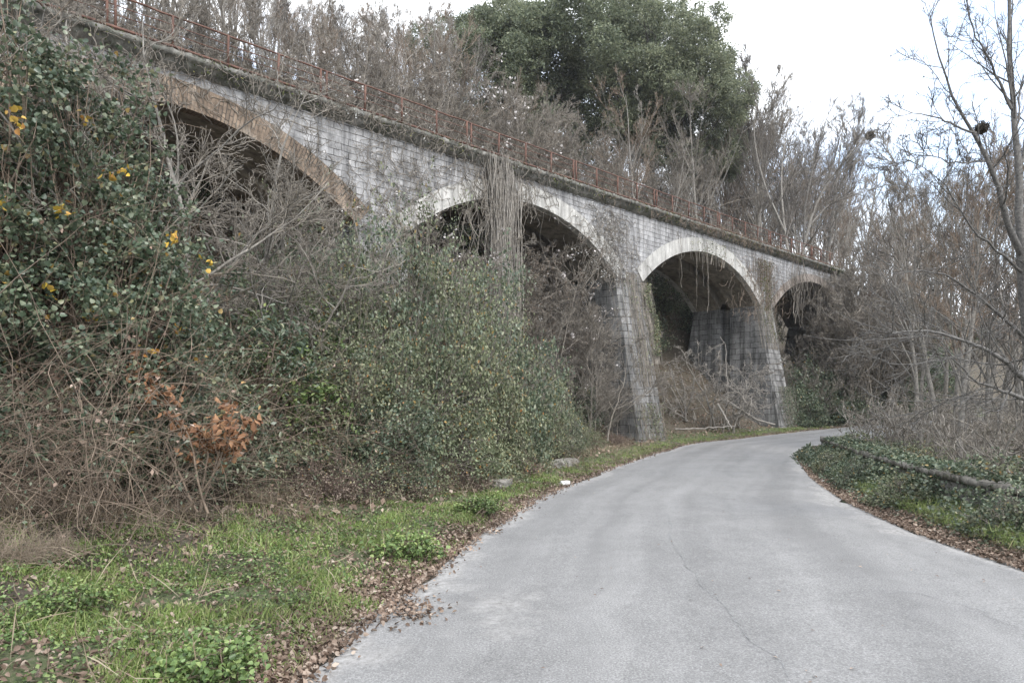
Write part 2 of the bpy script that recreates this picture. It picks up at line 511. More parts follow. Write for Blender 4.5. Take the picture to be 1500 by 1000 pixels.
# ------------------------------------------------------------------ ground
def axis(lo, hi, nlo, nhi, fine, coarse):
    a = list(np.arange(nlo, nhi, fine))
    v, st = nhi, fine
    while v < hi: a.append(v); st = min(st * 1.12, coarse); v += st
    a.append(hi)
    v, st = nlo, fine; b = []
    while v > lo: st = min(st * 1.12, coarse); v -= st; b.append(v)
    return np.array(sorted(b + a))
gx = axis(-160, 420, -9, 14, 0.16, 8)
gy = axis(-40, 480, 1, 34, 0.18, 8)
GX, GY = np.meshgrid(gx, gy)
GZ = H(GX, GY)
DL = sdist(GX, GY, LE); DR = -sdist(GX, GY, RE)
inr = (DL < 0) & (DR < 0)
nx_, ny_ = len(gx), len(gy)
I = np.arange(nx_ * ny_).reshape(ny_, nx_)
Q = np.stack([I[:-1, :-1], I[:-1, 1:], I[1:, 1:], I[1:, :-1]], axis=-1).reshape(-1, 4)
sG, uG = su(GX, GY)
gr = np.clip(1 - np.abs(DL - 1.3) / 1.7, 0, 1) + np.clip(1 - np.abs(DR - 3) / 5, 0, 1) * 0.5
gr = np.where(inr, 0, gr)
m, t, p, o = new_mat('forest_floor')
pos = wpos(t)
n1 = noise(t, pos, 1.4, 6, 0.7); n2 = noise(t, pos, 26, 5, 0.75)
soil = ramp(t, n2, [(0.3, (0.04, 0.033, 0.023)), (0.55, (0.095, 0.078, 0.054)), (0.72, (0.19, 0.155, 0.11))])
green = ramp(t, n2, [(0.3, (0.035, 0.045, 0.018)), (0.5, (0.085, 0.11, 0.04)), (0.7, (0.16, 0.13, 0.09))])
an = t.nodes.new('ShaderNodeAttribute'); an.attribute_name = 'grassy'
fac = ramp(t, math_(t, 'MULTIPLY', math_(t, 'ADD', an.outputs['Fac'], 0.0), math_(t, 'MULTIPLY', n1, 2.0)), [(0.45, 0), (0.75, 1)])
t.links.new(mixc(t, fac, soil, green), p.inputs['Base Color'])
p.inputs['Roughness'].default_value = 0.95
bump(t, p, n2, 0.9, 0.05)
M['ground'] = m
g = mk('ground', np.stack([GX, GY, GZ], axis=-1).reshape(-1, 3), Q, M['ground'], smooth=True, attr={'grassy': gr.ravel()})
tag(g, kind='structure')

# ------------------------------------------------------------------ road
m, t, p, o = new_mat('worn_asphalt')
pos = wpos(t)
uv = uvn(t)
sx = t.nodes.new('ShaderNodeSeparateXYZ'); t.links.new(uv, sx.inputs[0])
fine = noise(t, pos, 75, 3, 0.8)
mid = noise(t, pos, 1.0, 6, 0.65)
c = ramp(t, fine, [(0.30, (0.115, 0.113, 0.109)), (0.5, (0.208, 0.204, 0.197)), (0.70, (0.34, 0.334, 0.323))])
mpp = t.nodes.new('ShaderNodeMapping'); mpp.inputs['Scale'].default_value = (1.6, 0.05, 1)
t.links.new(uv, mpp.inputs['Vector'])
band = noise(t, mpp.outputs['Vector'], 1.2, 4, 0.6)
c = mixc(t, 1.0, c, ramp(t, band, [(0.35, 0.86), (0.65, 1.08)]), 'MULTIPLY')
c = mixc(t, 1.0, c, ramp(t, mid, [(0.3, 0.88), (0.7, 1.08)]), 'MULTIPLY')
blot = noise(t, pos, 6, 6, 0.7)
c = mixc(t, 1.0, c, ramp(t, blot, [(0.3, 0.92), (0.7, 1.05)]), 'MULTIPLY')
# darker polished wheel paths either side of each lane's middle
wt = None
for off in (1.15, 2.75, 3.75):
    g_ = math_(t, 'ABSOLUTE', math_(t, 'SUBTRACT', sx.outputs[0], off))
    g_ = ramp(t, math_(t, 'ADD', g_, math_(t, 'MULTIPLY', math_(t, 'SUBTRACT', mid, .5), .5)), [(0.05, 0.91), (0.42, 1.0)])
    c = mixc(t, 1.0, c, g_, 'MULTIPLY')
# pale bleached stones
vo_ = t.nodes.new('ShaderNodeTexVoronoi'); vo_.inputs['Scale'].default_value = 48; t.links.new(pos, vo_.inputs['Vector'])
c = mixc(t, ramp(t, vo_.outputs['Distance'], [(0.10, .55), (0.22, 0)]), c, (0.42, 0.415, 0.40))
# dusty broken margins
em = t.nodes.new('ShaderNodeAttribute'); em.attribute_name = 'edge'
edge = ramp(t, math_(t, 'ADD', em.outputs['Fac'], math_(t, 'MULTIPLY', math_(t, 'SUBTRACT', noise(t, pos, 2.2, 5), 0.5), 1.1)), [(0.45, 0), (0.75, 1)])
dust = ramp(t, noise(t, pos, 22, 5, 0.75), [(0.3, (0.13, 0.12, 0.108)), (0.52, (0.31, 0.30, 0.285)), (0.75, (0.46, 0.45, 0.43))])
c = mixc(t, math_(t, 'MULTIPLY', edge, 0.75), c, dust)
t.links.new(c, p.inputs['Base Color'])
p.inputs['Roughness'].default_value = 0.8
p.inputs['Specular IOR Level'].default_value = 0.3
bump(t, p, fine, 0.5, 0.006)
M['asphalt'] = m
m, t, p, o = new_mat('crack_filler')
t.links.new(ramp(t, noise(t, wpos(t), 12, 4, 0.7), [(0.35, (0.11, 0.108, 0.105)), (0.6, (0.25, 0.25, 0.25))]), p.inputs['Base Color'])
p.inputs['Roughness'].default_value = 0.9
M['crack'] = m

n = 700
na = 22
sl = np.concatenate([[0], np.cumsum(np.linalg.norm(np.diff(LE, axis=0), axis=1))])
def jag(s, seed, amp):
    r = np.random.default_rng(seed); o = 0
    for k in range(9):
        o = o + np.sin(s * (0.7 * 1.75 ** k) + r.uniform(0, 6.28)) / (1.45 ** k)
    return o * amp
# match each left point with the right edge by parameter of nearest point
from_idx = []
j0 = 0
for i in range(n):
    d = np.hypot(*(RE - LE[i]).T); from_idx.append(int(d.argmin()))
ri = np.maximum.accumulate(np.array(from_idx))
k = np.ones(31) / 31
ri = np.convolve(np.pad(ri.astype(float), 15, mode='edge'), k, 'valid')
RR = np.stack([np.interp(ri, np.arange(n), RE[:, 0]), np.interp(ri, np.arange(n), RE[:, 1])], axis=1)
across = RR - LE
width = np.hypot(across[:, 0], across[:, 1])[:, None]
LL = LE + across / width * (jag(sl, 4, 0.07) - 0.05)[:, None]
bulge = 0.28 * np.exp(-((LE[:, 1] - 5.3) / 0.5) ** 2)[:, None]
LL = LL - across / width * bulge
RQ = RR + across / width * (jag(sl, 9, 0.075) + 0.03 * np.sin(sl * 9.3))[:, None]
tt = np.linspace(0, 1, na)
G = LL[:, None, :] * (1 - tt)[None, :, None] + RQ[:, None, :] * tt[None, :, None]
crown = 0.012 + 0.035 * (1 - (2 * tt - 1) ** 2)
GZr = np.broadcast_to(crown[None], (n, na)) + RISE(G[..., 0], G[..., 1])
Vr = np.concatenate([G, GZr[..., None]], axis=-1)
I = np.arange(n * na).reshape(n, na)
Q = np.stack([I[:-1, :-1], I[:-1, 1:], I[1:, 1:], I[1:, :-1]], axis=-1).reshape(-1, 4)
ww = np.broadcast_to(tt[None] * width, (n, na))
uvr = np.stack([ww, np.broadcast_to(sl[:, None], (n, na))], axis=-1)
ed = np.maximum(np.clip(1 - ww / 0.55, 0, 1), np.clip(1 - (width - ww) / 0.6, 0, 1))
ed = np.maximum(ed, np.clip(1 - (width - ww) / 1.0, 0, 1) * np.exp(-((G[..., 1] - 10.5) / 3.0) ** 2))
ed = np.maximum(ed, 0.62 * np.exp(-((G[..., 0] + 0.1) / 0.75) ** 2 - ((G[..., 1] - 5.4) / 1.3) ** 2))
V = [Vr.reshape(-1, 3)]; QQ = [Q]; MI = [np.zeros(len(Q), int)]; UV = [uvr.reshape(-1, 2)]; ED = [ed.reshape(-1)]
def crack(pts, wd, seed):
    r = np.random.default_rng(seed)
    L = smooth_line(pts, 160)
    s_ = np.linspace(0, 1, 160)
    nrm = np.gradient(L, axis=0); nrm = norm(np.stack([-nrm[:, 1], nrm[:, 0]], axis=1))
    L = L + nrm * (r.normal(0, 0.006, 160) + np.interp(np.arange(160), np.arange(0, 165, 6), r.normal(0, 0.022, 28)))[:, None]
    wv = (wd * (0.35 + np.abs(r.normal(0, 0.6, 160))) * np.clip(np.minimum(s_, 1 - s_) * 8, 0.15, 1))[:, None]
    a = L - nrm * wv / 2; b = L + nrm * wv / 2
    base = sum(len(v) for v in V)
    P3 = np.concatenate([a, b])
    P3 = np.concatenate([P3, np.full((len(P3), 1), 0.052)], axis=1)
    q = np.arange(159)
    V.append(P3); QQ.append(np.stack([q, q + 1, q + 161, q + 160], axis=1) + base)
    MI.append(np.ones(159, int)); UV.append(P3[:, :2]); ED.append(np.zeros(len(P3)))
def gp(px, py): a = 1.55 * F / (py - HZ); return ((px - 750) / F * a, a)
crack([gp(978, 745), gp(984, 790), gp(1010, 830), gp(1042, 870), gp(1095, 930), gp(1160, 998), gp(1215, 1060)], 0.005, 1)
crack([gp(1270, 868), gp(1330, 866), gp(1375, 876), gp(1430, 890), gp(1500, 920), gp(1600, 930)], 0.006, 2)
road = mk('road', np.concatenate(V), np.concatenate(QQ), None, uv=np.concatenate(UV), mats=[M['asphalt'], M['crack']], midx=np.concatenate(MI),
          attr={'edge': np.concatenate(ED)})
tag(road, kind='structure')

# ------------------------------------------------------------------ viaduct
ZS, ZTOP, ZDECK, RAD, HALF = 6.33, 8.95, 9.27, 7.3, 4.84
CEN = [-0.2, 11.1, 22.4, 33.7, 45.0, 56.1]
CROWN = 8.17
def arc(x, rad=RAD): return CROWN - RAD + np.sqrt(np.maximum(rad ** 2 - x ** 2, 0))
SA, SB = -8.0, 61.2
viaduct = empty('viaduct', tuple(via(39.6, 0, 0)))
tag(viaduct, 'long grey stone railway viaduct with tall arches crossing the hillside above the road', 'viaduct')
vo = np.array(viaduct.location)
def vpart(name, V, faces, mat, uv=None, smooth=False, parent=None):
    V = np.asarray(V, float).reshape(-1, 3) - (vo if (parent is None) else vo)
    return mk(name, V, faces, mat, parent or viaduct, smooth, uv)

def quadstrip(A, B):
    """two rows of points -> verts, quads"""
    n_ = len(A); V = np.concatenate([A, B]); q = np.arange(n_ - 1)
    return V, np.stack([q, q + 1, q + n_ + 1, q + n_], axis=1)

# spandrel wall, front and back faces
ss = []
for c_ in CEN: ss += list(c_ + np.linspace(-HALF, HALF, 41))
ss = np.array(sorted(ss + [SA, SB]))
def bottom(s):
    o = np.full_like(s, ZS)
    for c_ in CEN:
        k = np.abs(s - c_) <= HALF + 1e-6
        o[k] = np.maximum(arc(s[k] - c_), ZS)
    return o
bt = bottom(ss)
V, Qs, U = [], [], []
nb = 0
for (u_, flip) in ((0.0, False), (VW, True)):
    A = via(ss, u_, bt); B = via(ss, u_, np.full_like(ss, ZTOP))
    v, q = quadstrip(A, B)
    if flip: q = q[:, ::-1]
    V.append(v); Qs.append(q + nb); nb += len(v)
    U.append(np.concatenate([np.stack([ss, bt], 1), np.stack([ss, np.full_like(ss, ZTOP)], 1)]))
vpart('spandrel_wall', np.concatenate(V), np.concatenate(Qs), M['stone'], np.concatenate(U))

# arch rings, a few centimetres proud of the wall, and the vaults behind them
for ci, c_ in enumerate(CEN):
    brick_ = ci in (2, 5, 0)
    th = np.linspace(-math.asin(HALF / RAD), math.asin(HALF / RAD), 37)
    ringw = 0.58 if ci != 5 else 0.42
    zi = CROWN - RAD + RAD * np.cos(th); xi = c_ + RAD * np.sin(th)
    re = RAD + ringw
    zo = CROWN - RAD + re * np.cos(th); xo = c_ + re * np.sin(th)
    V, Qs, U, nb = [], [], [], 0
    for (ua, ub) in ((-0.035, 0.25), (VW + 0.035, VW - 0.25)):
        rows = [via(xi, ub, zi), via(xi, ua, zi), via(xo, ua, zo), via(xo, (0.01 if ua < 0 else VW - .01), zo)]
        al = th * RAD
        uvs = [np.stack([np.full_like(al, 0.3), al], 1), np.stack([np.zeros_like(al), al], 1), np.stack([np.full_like(al, ringw), al], 1), np.stack([np.full_like(al, ringw + .05), al], 1)]
        for a in range(3):
            v, q = quadstrip(rows[a], rows[a + 1])
            if ua > 1: q = q[:, ::-1]
            V.append(v); Qs.append(q + nb); nb += len(v); U.append(np.concatenate([uvs[a], uvs[a + 1]]))
    r_ = vpart('arch_ring', np.concatenate(V), np.concatenate(Qs), M['pale_brick'] if ci == 5 else M['brick'] if brick_ else M['plaster'], np.concatenate(U))
    r_['label'] = 'reddish brick arch ring' if brick_ else 'pale rendered arch ring'
    # vault: two barrels with a recessed dark joint between them
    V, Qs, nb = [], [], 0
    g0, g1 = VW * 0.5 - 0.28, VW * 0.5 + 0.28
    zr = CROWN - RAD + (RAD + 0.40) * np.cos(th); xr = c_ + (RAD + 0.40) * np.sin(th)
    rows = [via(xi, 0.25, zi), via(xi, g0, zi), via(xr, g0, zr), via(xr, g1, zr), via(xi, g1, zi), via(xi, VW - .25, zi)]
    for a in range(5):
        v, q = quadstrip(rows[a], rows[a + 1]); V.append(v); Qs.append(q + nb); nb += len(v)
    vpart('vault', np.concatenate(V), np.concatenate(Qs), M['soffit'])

# piers: battered front and back, with a slot between the two legs
BAT = 1.17 / ZS
ends = [(SA, CEN[0] - HALF)] + [(CEN[k] + HALF, CEN[k + 1] - HALF) for k in range(len(CEN) - 1)] + [(CEN[-1] + HALF, SB)]
for (a, b) in ends:
    V, Qs, U, nb = [], [], [], 0
    zb = -1.0; ob = BAT * (ZS - zb)
    def face(P, uvp, segs=14):
        """quad P0 P1 (bottom) P2 P3 (top), cut in rows"""
        global nb
        P = np.array(P)
        k = np.linspace(0, 1, segs + 1)[:, None]
        A = P[0] * (1 - k) + P[3] * k; B = P[1] * (1 - k) + P[2] * k
        v, q = quadstrip(A, B); V.append(v); Qs.append(q[:, ::-1] + nb); nb += len(v)
        uvp = np.array(uvp, float)
        U.append(np.concatenate([uvp[0] * (1 - k) + uvp[3] * k, uvp[1] * (1 - k) + uvp[2] * k]))
    g0, g1 = VW * 0.5 - 0.28, VW * 0.5 + 0.28
    ch = 0.10   # chamfered front corners
    cs = [(a, ch), (a + ch, 0), (b - ch, 0), (b, ch)]
    for k in range(3):
        (s0, c0), (s1, c1) = cs[k], cs[k + 1]
        face([via(s0, -ob + c0, zb), via(s1, -ob + c1, zb), via(s1, 0 + c1 * .99 + .002, ZS), via(s0, 0 + c0 * .99 + .002, ZS)],
             [(s0, zb), (s1, zb), (s1, ZS), (s0, ZS)])
        face([via(s1, VW + ob - c1, zb), via(s0, VW + ob - c0, zb), via(s0, VW - c0 - .002, ZS), via(s1, VW - c1 - .002, ZS)],
             [(s1, zb), (s0, zb), (s0, ZS), (s1, ZS)])
    for (sx_, sg) in ((a, 1), (b, -1)):
        def side(u0b, u1b, u0t, u1t, s_):
            pts = [via(s_, u1b, zb), via(s_, u0b, zb), via(s_, u0t, ZS), via(s_, u1t, ZS)]
            uvq = [(-u1b + .2, zb), (-u0b + .2, zb), (-u0t + .2, ZS), (-u1t + .2, ZS)]
            if sg < 0: pts = [pts[1], pts[0], pts[3], pts[2]]; uvq = [uvq[1], uvq[0], uvq[3], uvq[2]]
            face(pts, uvq)
        side(-ob + ch, g0, ch, g0, sx_)
        side(g1, VW + ob - ch, g1, VW - ch, sx_)
        sr = sx_ + sg * 0.5
        side(g0, g1, g0, g1, sr)
        for (uu, fl) in ((g0, 1), (g1, -1)):
            pts = [via(sx_, uu, zb), via(sr, uu, zb), via(sr, uu, ZS), via(sx_, uu, ZS)]
            face(pts, [(sx_, zb), (sr, zb), (sr, ZS), (sx_, ZS)])
    vpart('pier', np.concatenate(V), np.concatenate(Qs), M['pier_stone'], np.concatenate(U))

# cornice: profile swept along, slightly ragged
def sweep(prof, s0, s1, n_, name, mat, wob=0.0, seed=1, parent=None):
    r = np.random.default_rng(seed)
    s_ = np.linspace(s0, s1, n_)
    prof = np.array(prof)
    k = len(prof)
    P = via(s_[:, None], prof[None, :, 0] + r.normal(0, wob, (n_, k)), prof[None, :, 1] + r.normal(0, wob, (n_, k)))
    I_ = np.arange(n_ * k).reshape(n_, k)
    nxt = np.roll(I_, -1, axis=1)
    Qs_ = np.stack([I_[:-1], nxt[:-1], nxt[1:], I_[1:]], axis=-1).reshape(-1, 4)
    return vpart(name, P, Qs_, mat, parent=parent)
sweep([(0.35, 8.93), (-0.02, 8.93), (-0.06, 9.0), (-0.17, 9.05), (-0.19, 9.14), (-0.27, 9.16), (-0.28, ZDECK), (0.35, ZDECK + .01)], SA, SB, 900, 'cornice', M['cornice'], 0.014, 2)
sweep([(VW - .35, 8.9), (VW - .35, ZDECK), (VW + .27, ZDECK), (VW + .27, 9.12), (VW + .02, 8.9)], SA, SB, 200, 'cornice', M['cornice'], 0.006, 3)
sweep([(0.34, 8.95), (0.34, ZDECK - .06), (VW - .34, ZDECK - .06), (VW - .34, 8.95)], SA, SB, 200, 'track_bed', M['ground'], 0.01, 4)

# railing with posts: panels of four bays, paired posts at the panel ends
for side_u, lab in ((-0.20, None), (VW + 0.18, None)):
    rail = sweep([(side_u, ZDECK + .05), (side_u - .035, ZDECK + .05), (side_u - .03, ZDECK + .10), (side_u, ZDECK + .10)], SA, SB - 3, 240, 'railing', M['rust'], 0.003, 5)
    if side_u < 0: rail['label'] = 'rusty red iron railing along the roadside edge of the deck'
    RH = 0.66
    for (zz, rr_) in ((RH, 0.022), (0.27, 0.011), (0.46, 0.011)):
        s_ = np.linspace(SA, SB - 3, 200)
        P = via(s_, side_u, ZDECK + .08 + zz + RNG.normal(0, 0.006, 200))[None]
        v, q = tubes(P, np.full((1, 200), rr_), 5)
        o = vpart('rail', v, q, M['rust'], parent=rail)
        o['label'] = 'top rail' if zz == RH else 'thin middle rail'
    ps = []
    s0 = 35.9 - 4.86 * 9
    while s0 < SB - 3.2:
        if s0 > SA: ps += [s0 - 0.08, s0 + 0.08]
        ps += [s0 + 1.21 * k for k in (1, 2, 3) if SA < s0 + 1.21 * k < SB - 3.2]
        s0 += 4.86
    if side_u > 0: ps = ps[::2]
    for s_ in ps:
        mb = MB(); e = 0.022
        ln_ = RNG.normal(0, 0.012)
        lo = [via(s_ - e, side_u - e, ZDECK), via(s_ + e, side_u - e, ZDECK), via(s_ + e, side_u + e, ZDECK), via(s_ - e, side_u + e, ZDECK)]
        hi = [via(s_ - e + ln_, side_u - e, ZDECK + .09 + RH), via(s_ + e + ln_, side_u - e, ZDECK + .09 + RH), via(s_ + e + ln_, side_u + e, ZDECK + .09 + RH), via(s_ - e + ln_, side_u + e, ZDECK + .09 + RH)]
        mb.hexa(np.array(lo + hi) - vo)
        mb.build('post', M['rust'], rail)

# moss and weeds along the cornice
n_ = 22000
s_ = RNG.uniform(8, 62, n_)
keep = (np.sin(s_ * 1.1) + np.sin(s_ * 2.7 + 1) + RNG.normal(0, .8, n_)) > 0.1
s_ = s_[keep]
P = via(s_, RNG.uniform(-0.28, 0.2, len(s_)), ZDECK + RNG.uniform(-0.08, 0.06, len(s_)) * 1.0)
lowm = RNG.random(len(s_)) < 0.4
P[lowm, 2] -= RNG.uniform(0, 0.26, lowm.sum())
P[lowm] += np.array([VN[0], VN[1], 0]) * 0.05
v, q = leaves(P, 0.06, up=0.3)
o = mk('moss', v, q, M['moss']); tag(o, 'yellow green moss growing along the viaduct ledge', 'moss', kind='stuff')

# ================================================================== vegetation kits
USED = set()
def put(proto, x, y, scale, rz=None, z=None, label=None, group=None, zs=None, tilt=0.0):
    """the first time moves the built thing itself, afterwards a copy with its parts"""
    if proto.name in USED: o = copy_tree(proto)
    else: o = proto; USED.add(proto.name)
    if z is None: z = H1(x, y) - 0.08
    o.location = (x, y, z)
    o.rotation_euler = (RNG.normal(0, 0.03) + tilt, RNG.normal(0, 0.03), RNG.uniform(0, 6.28) if rz is None else rz)
    o.scale = (scale, scale, scale * (zs or 1))
    if label: o['label'] = label
    if group: o['group'] = group
    return o

def cat_tubes(levels, sides):
    V, Q, nb = [], [], 0
    for (P, R), s in zip(levels, sides):
        v, q = tubes(P, R, s); V.append(v); Q.append(q + nb); nb += len(v)
    return np.concatenate(V), np.concatenate(Q)

def bare_tree(seed, height=10, name='bare_tree', lean=0.05, spread=34, kids_=(13, 6, 6, 5), rt=0.11, twig=0.007, mats=('bark_grey', 'twig_grey'), fork=False, up=0.10, t0=0.22, stems=1, ratio=0.55, wig=0.045, ta=30):
    r = np.random.default_rng(seed)
    root = empty(name); tag(root, 'bare grey tree', 'tree')
    S = np.zeros((stems, 3)); S[:, :2] = r.normal(0, 0.05 * stems, (stems, 2))
    D = np.concatenate([r.normal(0, lean if stems == 1 else 0.28, (stems, 2)), np.ones((stems, 1))], axis=1)
    L = height * r.uniform(0.75, 1.0, stems); L[0] = height
    l0 = grow(S, D, L, rt * r.uniform(.6, 1, stems) if stems > 1 else rt, twig * 1.3, 12, wig, (0, 0, 0.05), r)
    a = sprout(*l0, kids_[0], t0, 0.97, spread, ratio, r, rr=0.55, taper=0.62, rmin=twig * 1.6)
    l1 = grow(a[0], a[1], a[2], a[3], twig * 1.1, 7, wig * 1.6, (0, 0, up), r)
    b = sprout(*l1, kids_[1], 0.15, 0.98, ta, 0.5, r, rr=0.6, rmin=twig * 1.2)
    l2 = grow(b[0], b[1], b[2], b[3], twig, 5, wig * 2, (0, 0, up * .8), r)
    c = sprout(*l2, kids_[2], 0.1, 1.0, ta * .95, 0.6, r, rr=0.7, rmin=twig)
    l3 = grow(c[0], c[1], c[2], c[3], twig * .7, 4, wig * 2, (0, 0, up * .6), r)
    v, q = cat_tubes([l0, l1], [8, 5])
    mk('trunk', v, q, M[mats[0]], root, smooth=True)
    lv = [l2, l3]; sd_ = [4, 3]
    if kids_[3]:
        d = sprout(*l3, kids_[3], 0.1, 1.0, ta * .9, 0.75, r, rr=0.8, rmin=twig * .8)
        d[2][:] = np.maximum(d[2], height * 0.02)
        lv.append(grow(d[0], d[1], d[2], d[3], twig * .6, 3, wig * 2.2, (0, 0, up * .4), r)); sd_.append(3)
    v, q = cat_tubes(lv, sd_)
    mk('crown', v, q, M[mats[1]], root)
    return root, lv[-1]

def clumps_leaves(r, C, nper, spread, size, hexa=False, up=0.6, aspect=0.55, flat=0.8):
    K = len(C)
    n_ = K * nper
    P = np.repeat(C, nper, axis=0) + r.normal(0, 1, (n_, 3)) * np.array([spread, spread, spread * flat]) * r.uniform(0.5, 1.2, (n_, 1))
    return leaves(P, size, r, hexa, up=up, aspect=aspect)

def holm_oak(seed, h=13, rad=5.0):
    r = np.random.default_rng(seed)
    root = empty('holm_oak'); tag(root, 'holm oak', 'tree')
    l0 = grow(np.zeros((1, 3)), np.array([[0.05, 0, 1.0]]), h * .62, 0.32, 0.12, 10, 0.06, (0, 0, 0.05), r)
    a = sprout(*l0, 16, 0.3, 1.0, 48, 0.72, r, rr=0.5, taper=0.3, rmin=0.05)
    l1 = grow(a[0], a[1], a[2], a[3], 0.03, 8, 0.14, (0, 0, 0.10), r)
    b = sprout(*l1, 9, 0.3, 1.0, 45, 0.42, r, rr=0.6, rmin=0.02)
    l2 = grow(b[0], b[1], b[2], b[3], 0.012, 5, 0.2, (0, 0, 0.08), r)
    v, q = cat_tubes([l0, l1, l2], [9, 6, 4])
    mk('trunk', v, q, M['bark_dark'], root, smooth=True)
    # foliage billows: a few dozen rounded heads made of leaf clumps
    cz = h * 0.62
    K = 46
    d = norm(r.normal(size=(K, 3)) + np.array([0, 0, .25]))
    cen = d * np.array([rad, rad, h * .38]) * r.uniform(0.72, 1.0, (K, 1)) + np.array([0, 0, cz])
    hr = r.uniform(0.9, 1.75, K)
    V, Q, nb = [], [], 0
    P = []
    for k in range(K):
        m_ = int(30 * hr[k] ** 2)
        dd = norm(r.normal(size=(m_, 3)) + d[k] * 0.7)
        P.append(cen[k] + dd * hr[k] * r.uniform(0.75, 1.05, (m_, 1)) * np.array([1, 1, .85]))
    P.append(l2[0][:, -1])
    P = np.concatenate(P)
    v, q = clumps_leaves(r, P, 26, 0.2, 0.16, up=0.7)
    mk('crown', v, q, M['oak'], root)
    return root

def mound(seed, rx, ry, rz, K, nper, size, mat, name='leafy_shrub', twigmat='twig_grey', spread=0.16, hexa=False, inner=0.35, tw=0.006, up=0.6, aspect=.58, lump=0.22, out=4, shoots=0):
    r = np.random.default_rng(seed)
    root = empty(name); tag(root, 'leafy shrub', 'shrub')
    d = norm(r.normal(size=(K, 3))); d[:, 2] = np.abs(d[:, 2])
    lo = r.random(K) < 0.35; d[lo, 2] *= 0.3; d = norm(d)
    a = np.arctan2(d[:, 1], d[:, 0]); e = np.arcsin(d[:, 2])
    ph = r.uniform(0, 6.28, 8)
    bumpy = 1 + lump * (np.sin(a * 3 + ph[0]) * np.cos(e * 4 + ph[1]) + .6 * np.sin(a * 7 + ph[2] + e * 5) + .5 * np.sin(a * 2 - e * 9 + ph[3]))
    rr = np.where(r.random(K) < inner, r.uniform(0.35, 0.85, K), r.uniform(0.88, 1.08, K)) * bumpy
    C = d * rr[:, None] * np.array([rx, ry, rz]) + np.array([0, 0, 0.05])
    v, q = clumps_leaves(r, C, nper, spread, size, hexa, up, aspect)
    if shoots:
        st = C[r.integers(0, K, shoots)]; sdr = norm(st * np.array([1, 1, .4]) + r.normal(0, .35, (shoots, 3)) + np.array([0, 0, .5]))
        sh = grow(st, sdr, r.uniform(.3, 1.0, shoots) * rz * .5, tw, tw * .4, 9, .14, (0, 0, -.10), r)
        C2 = np.repeat(sh[0].reshape(-1, 3), 4, axis=0); C2 = C2 + r.normal(0, size * .6, C2.shape)
        v2, q2 = leaves(C2, size, r, hexa, up=up, aspect=aspect)
        q = np.concatenate([q, q2 + len(v)]); v = np.concatenate([v, v2])
    mk('foliage', v, q, M[mat], root)
    S = r.normal(0, 0.18, (K, 3)) * np.array([rx, ry, 0])
    mid = (S + C) / 2 + r.normal(0, 0.12, (K, 3)) + np.array([0, 0, .12 * rz])
    t = np.linspace(0, 1, 7)[None, :, None]
    P = S[:, None] * (1 - t) ** 2 + 2 * mid[:, None] * t * (1 - t) + C[:, None] * t ** 2
    P[:, 1:] += r.normal(0, 0.03, P[:, 1:].shape)
    R = np.broadcast_to(np.linspace(tw * 2.2, tw * .8, 7), (K, 7))
    sp = sprout(P, R, out, 0.45, 1.0, 45, 0.3, r, rr=.8, rmin=tw * .6, bias=(0, 0, .2))
    l2 = grow(sp[0], sp[1], sp[2], sp[3], tw * .4, 4, 0.25, (0, 0, .05), r)
    v, q = cat_tubes([(P, R), l2], [4, 3])
    mk('stems', v, q, M[twigmat], root)
    return root

def tangle(seed, n_, rad, L, mat='twig_brown', name='bramble_tangle', r0=0.006, k=4, leafmat=None, nleaf=0, lsize=0.05, grav=-0.13, upd=1.3, dry=0):
    r = np.random.default_rng(seed)
    root = empty(name); tag(root, 'tangle', 'bramble')
    S = np.zeros((n_, 3)); S[:, :2] = r.normal(0, rad * .5, (n_, 2))
    D = np.concatenate([r.normal(0, .75, (n_, 2)), r.uniform(.3, 1.2, (n_, 1)) * upd], axis=1)
    P0 = grow(S, D, L * r.uniform(.4, 1.2, n_), r0 * r.uniform(.5, 1.3, n_), r0 * .4, 12, 0.13, (0, 0, grav), r)
    P0[0][..., 2] = np.maximum(P0[0][..., 2], 0.02)
    a = sprout(*P0, k, 0.15, 1.0, 55, 0.32, r, rr=.7, rmin=r0 * .4)
    l1 = grow(a[0], a[1], a[2], a[3], r0 * .3, 5, 0.25, (0, 0, grav * .4), r)
    v, q = cat_tubes([P0, l1], [4, 3])
    mk('canes', v, q, M[mat], root)
    if nleaf:
        T = l1[0].reshape(-1, 3)
        C = T[r.integers(0, len(T), nleaf)] + r.normal(0, .02, (nleaf, 3))
        v, q = leaves(C, lsize, r, up=.5)
        mk('foliage', v, q, M[leafmat], root)
    return root

# ------------------------------------------------------------------ the wood on the slope behind the viaduct
SKY = ([0, 300, 400, 470, 520, 560, 600, 650, 700, 760, 1000, 1060, 1090, 1120, 1150, 1200, 1250, 1280, 1310, 1360, 1500, 1700],
       [-200, -120, 0, 10, 40, 20, 50, 30, 60, 90, 90, 80, 100, 130, 125, 150, 175, 200, 235, 225, 200, 180])
def fit_top(x, y, h, base):
    px = 750 + F * x / y
    lim = (HZ - np.interp(px, *SKY)) / F * y + EYE - base
    return min(h, lim)

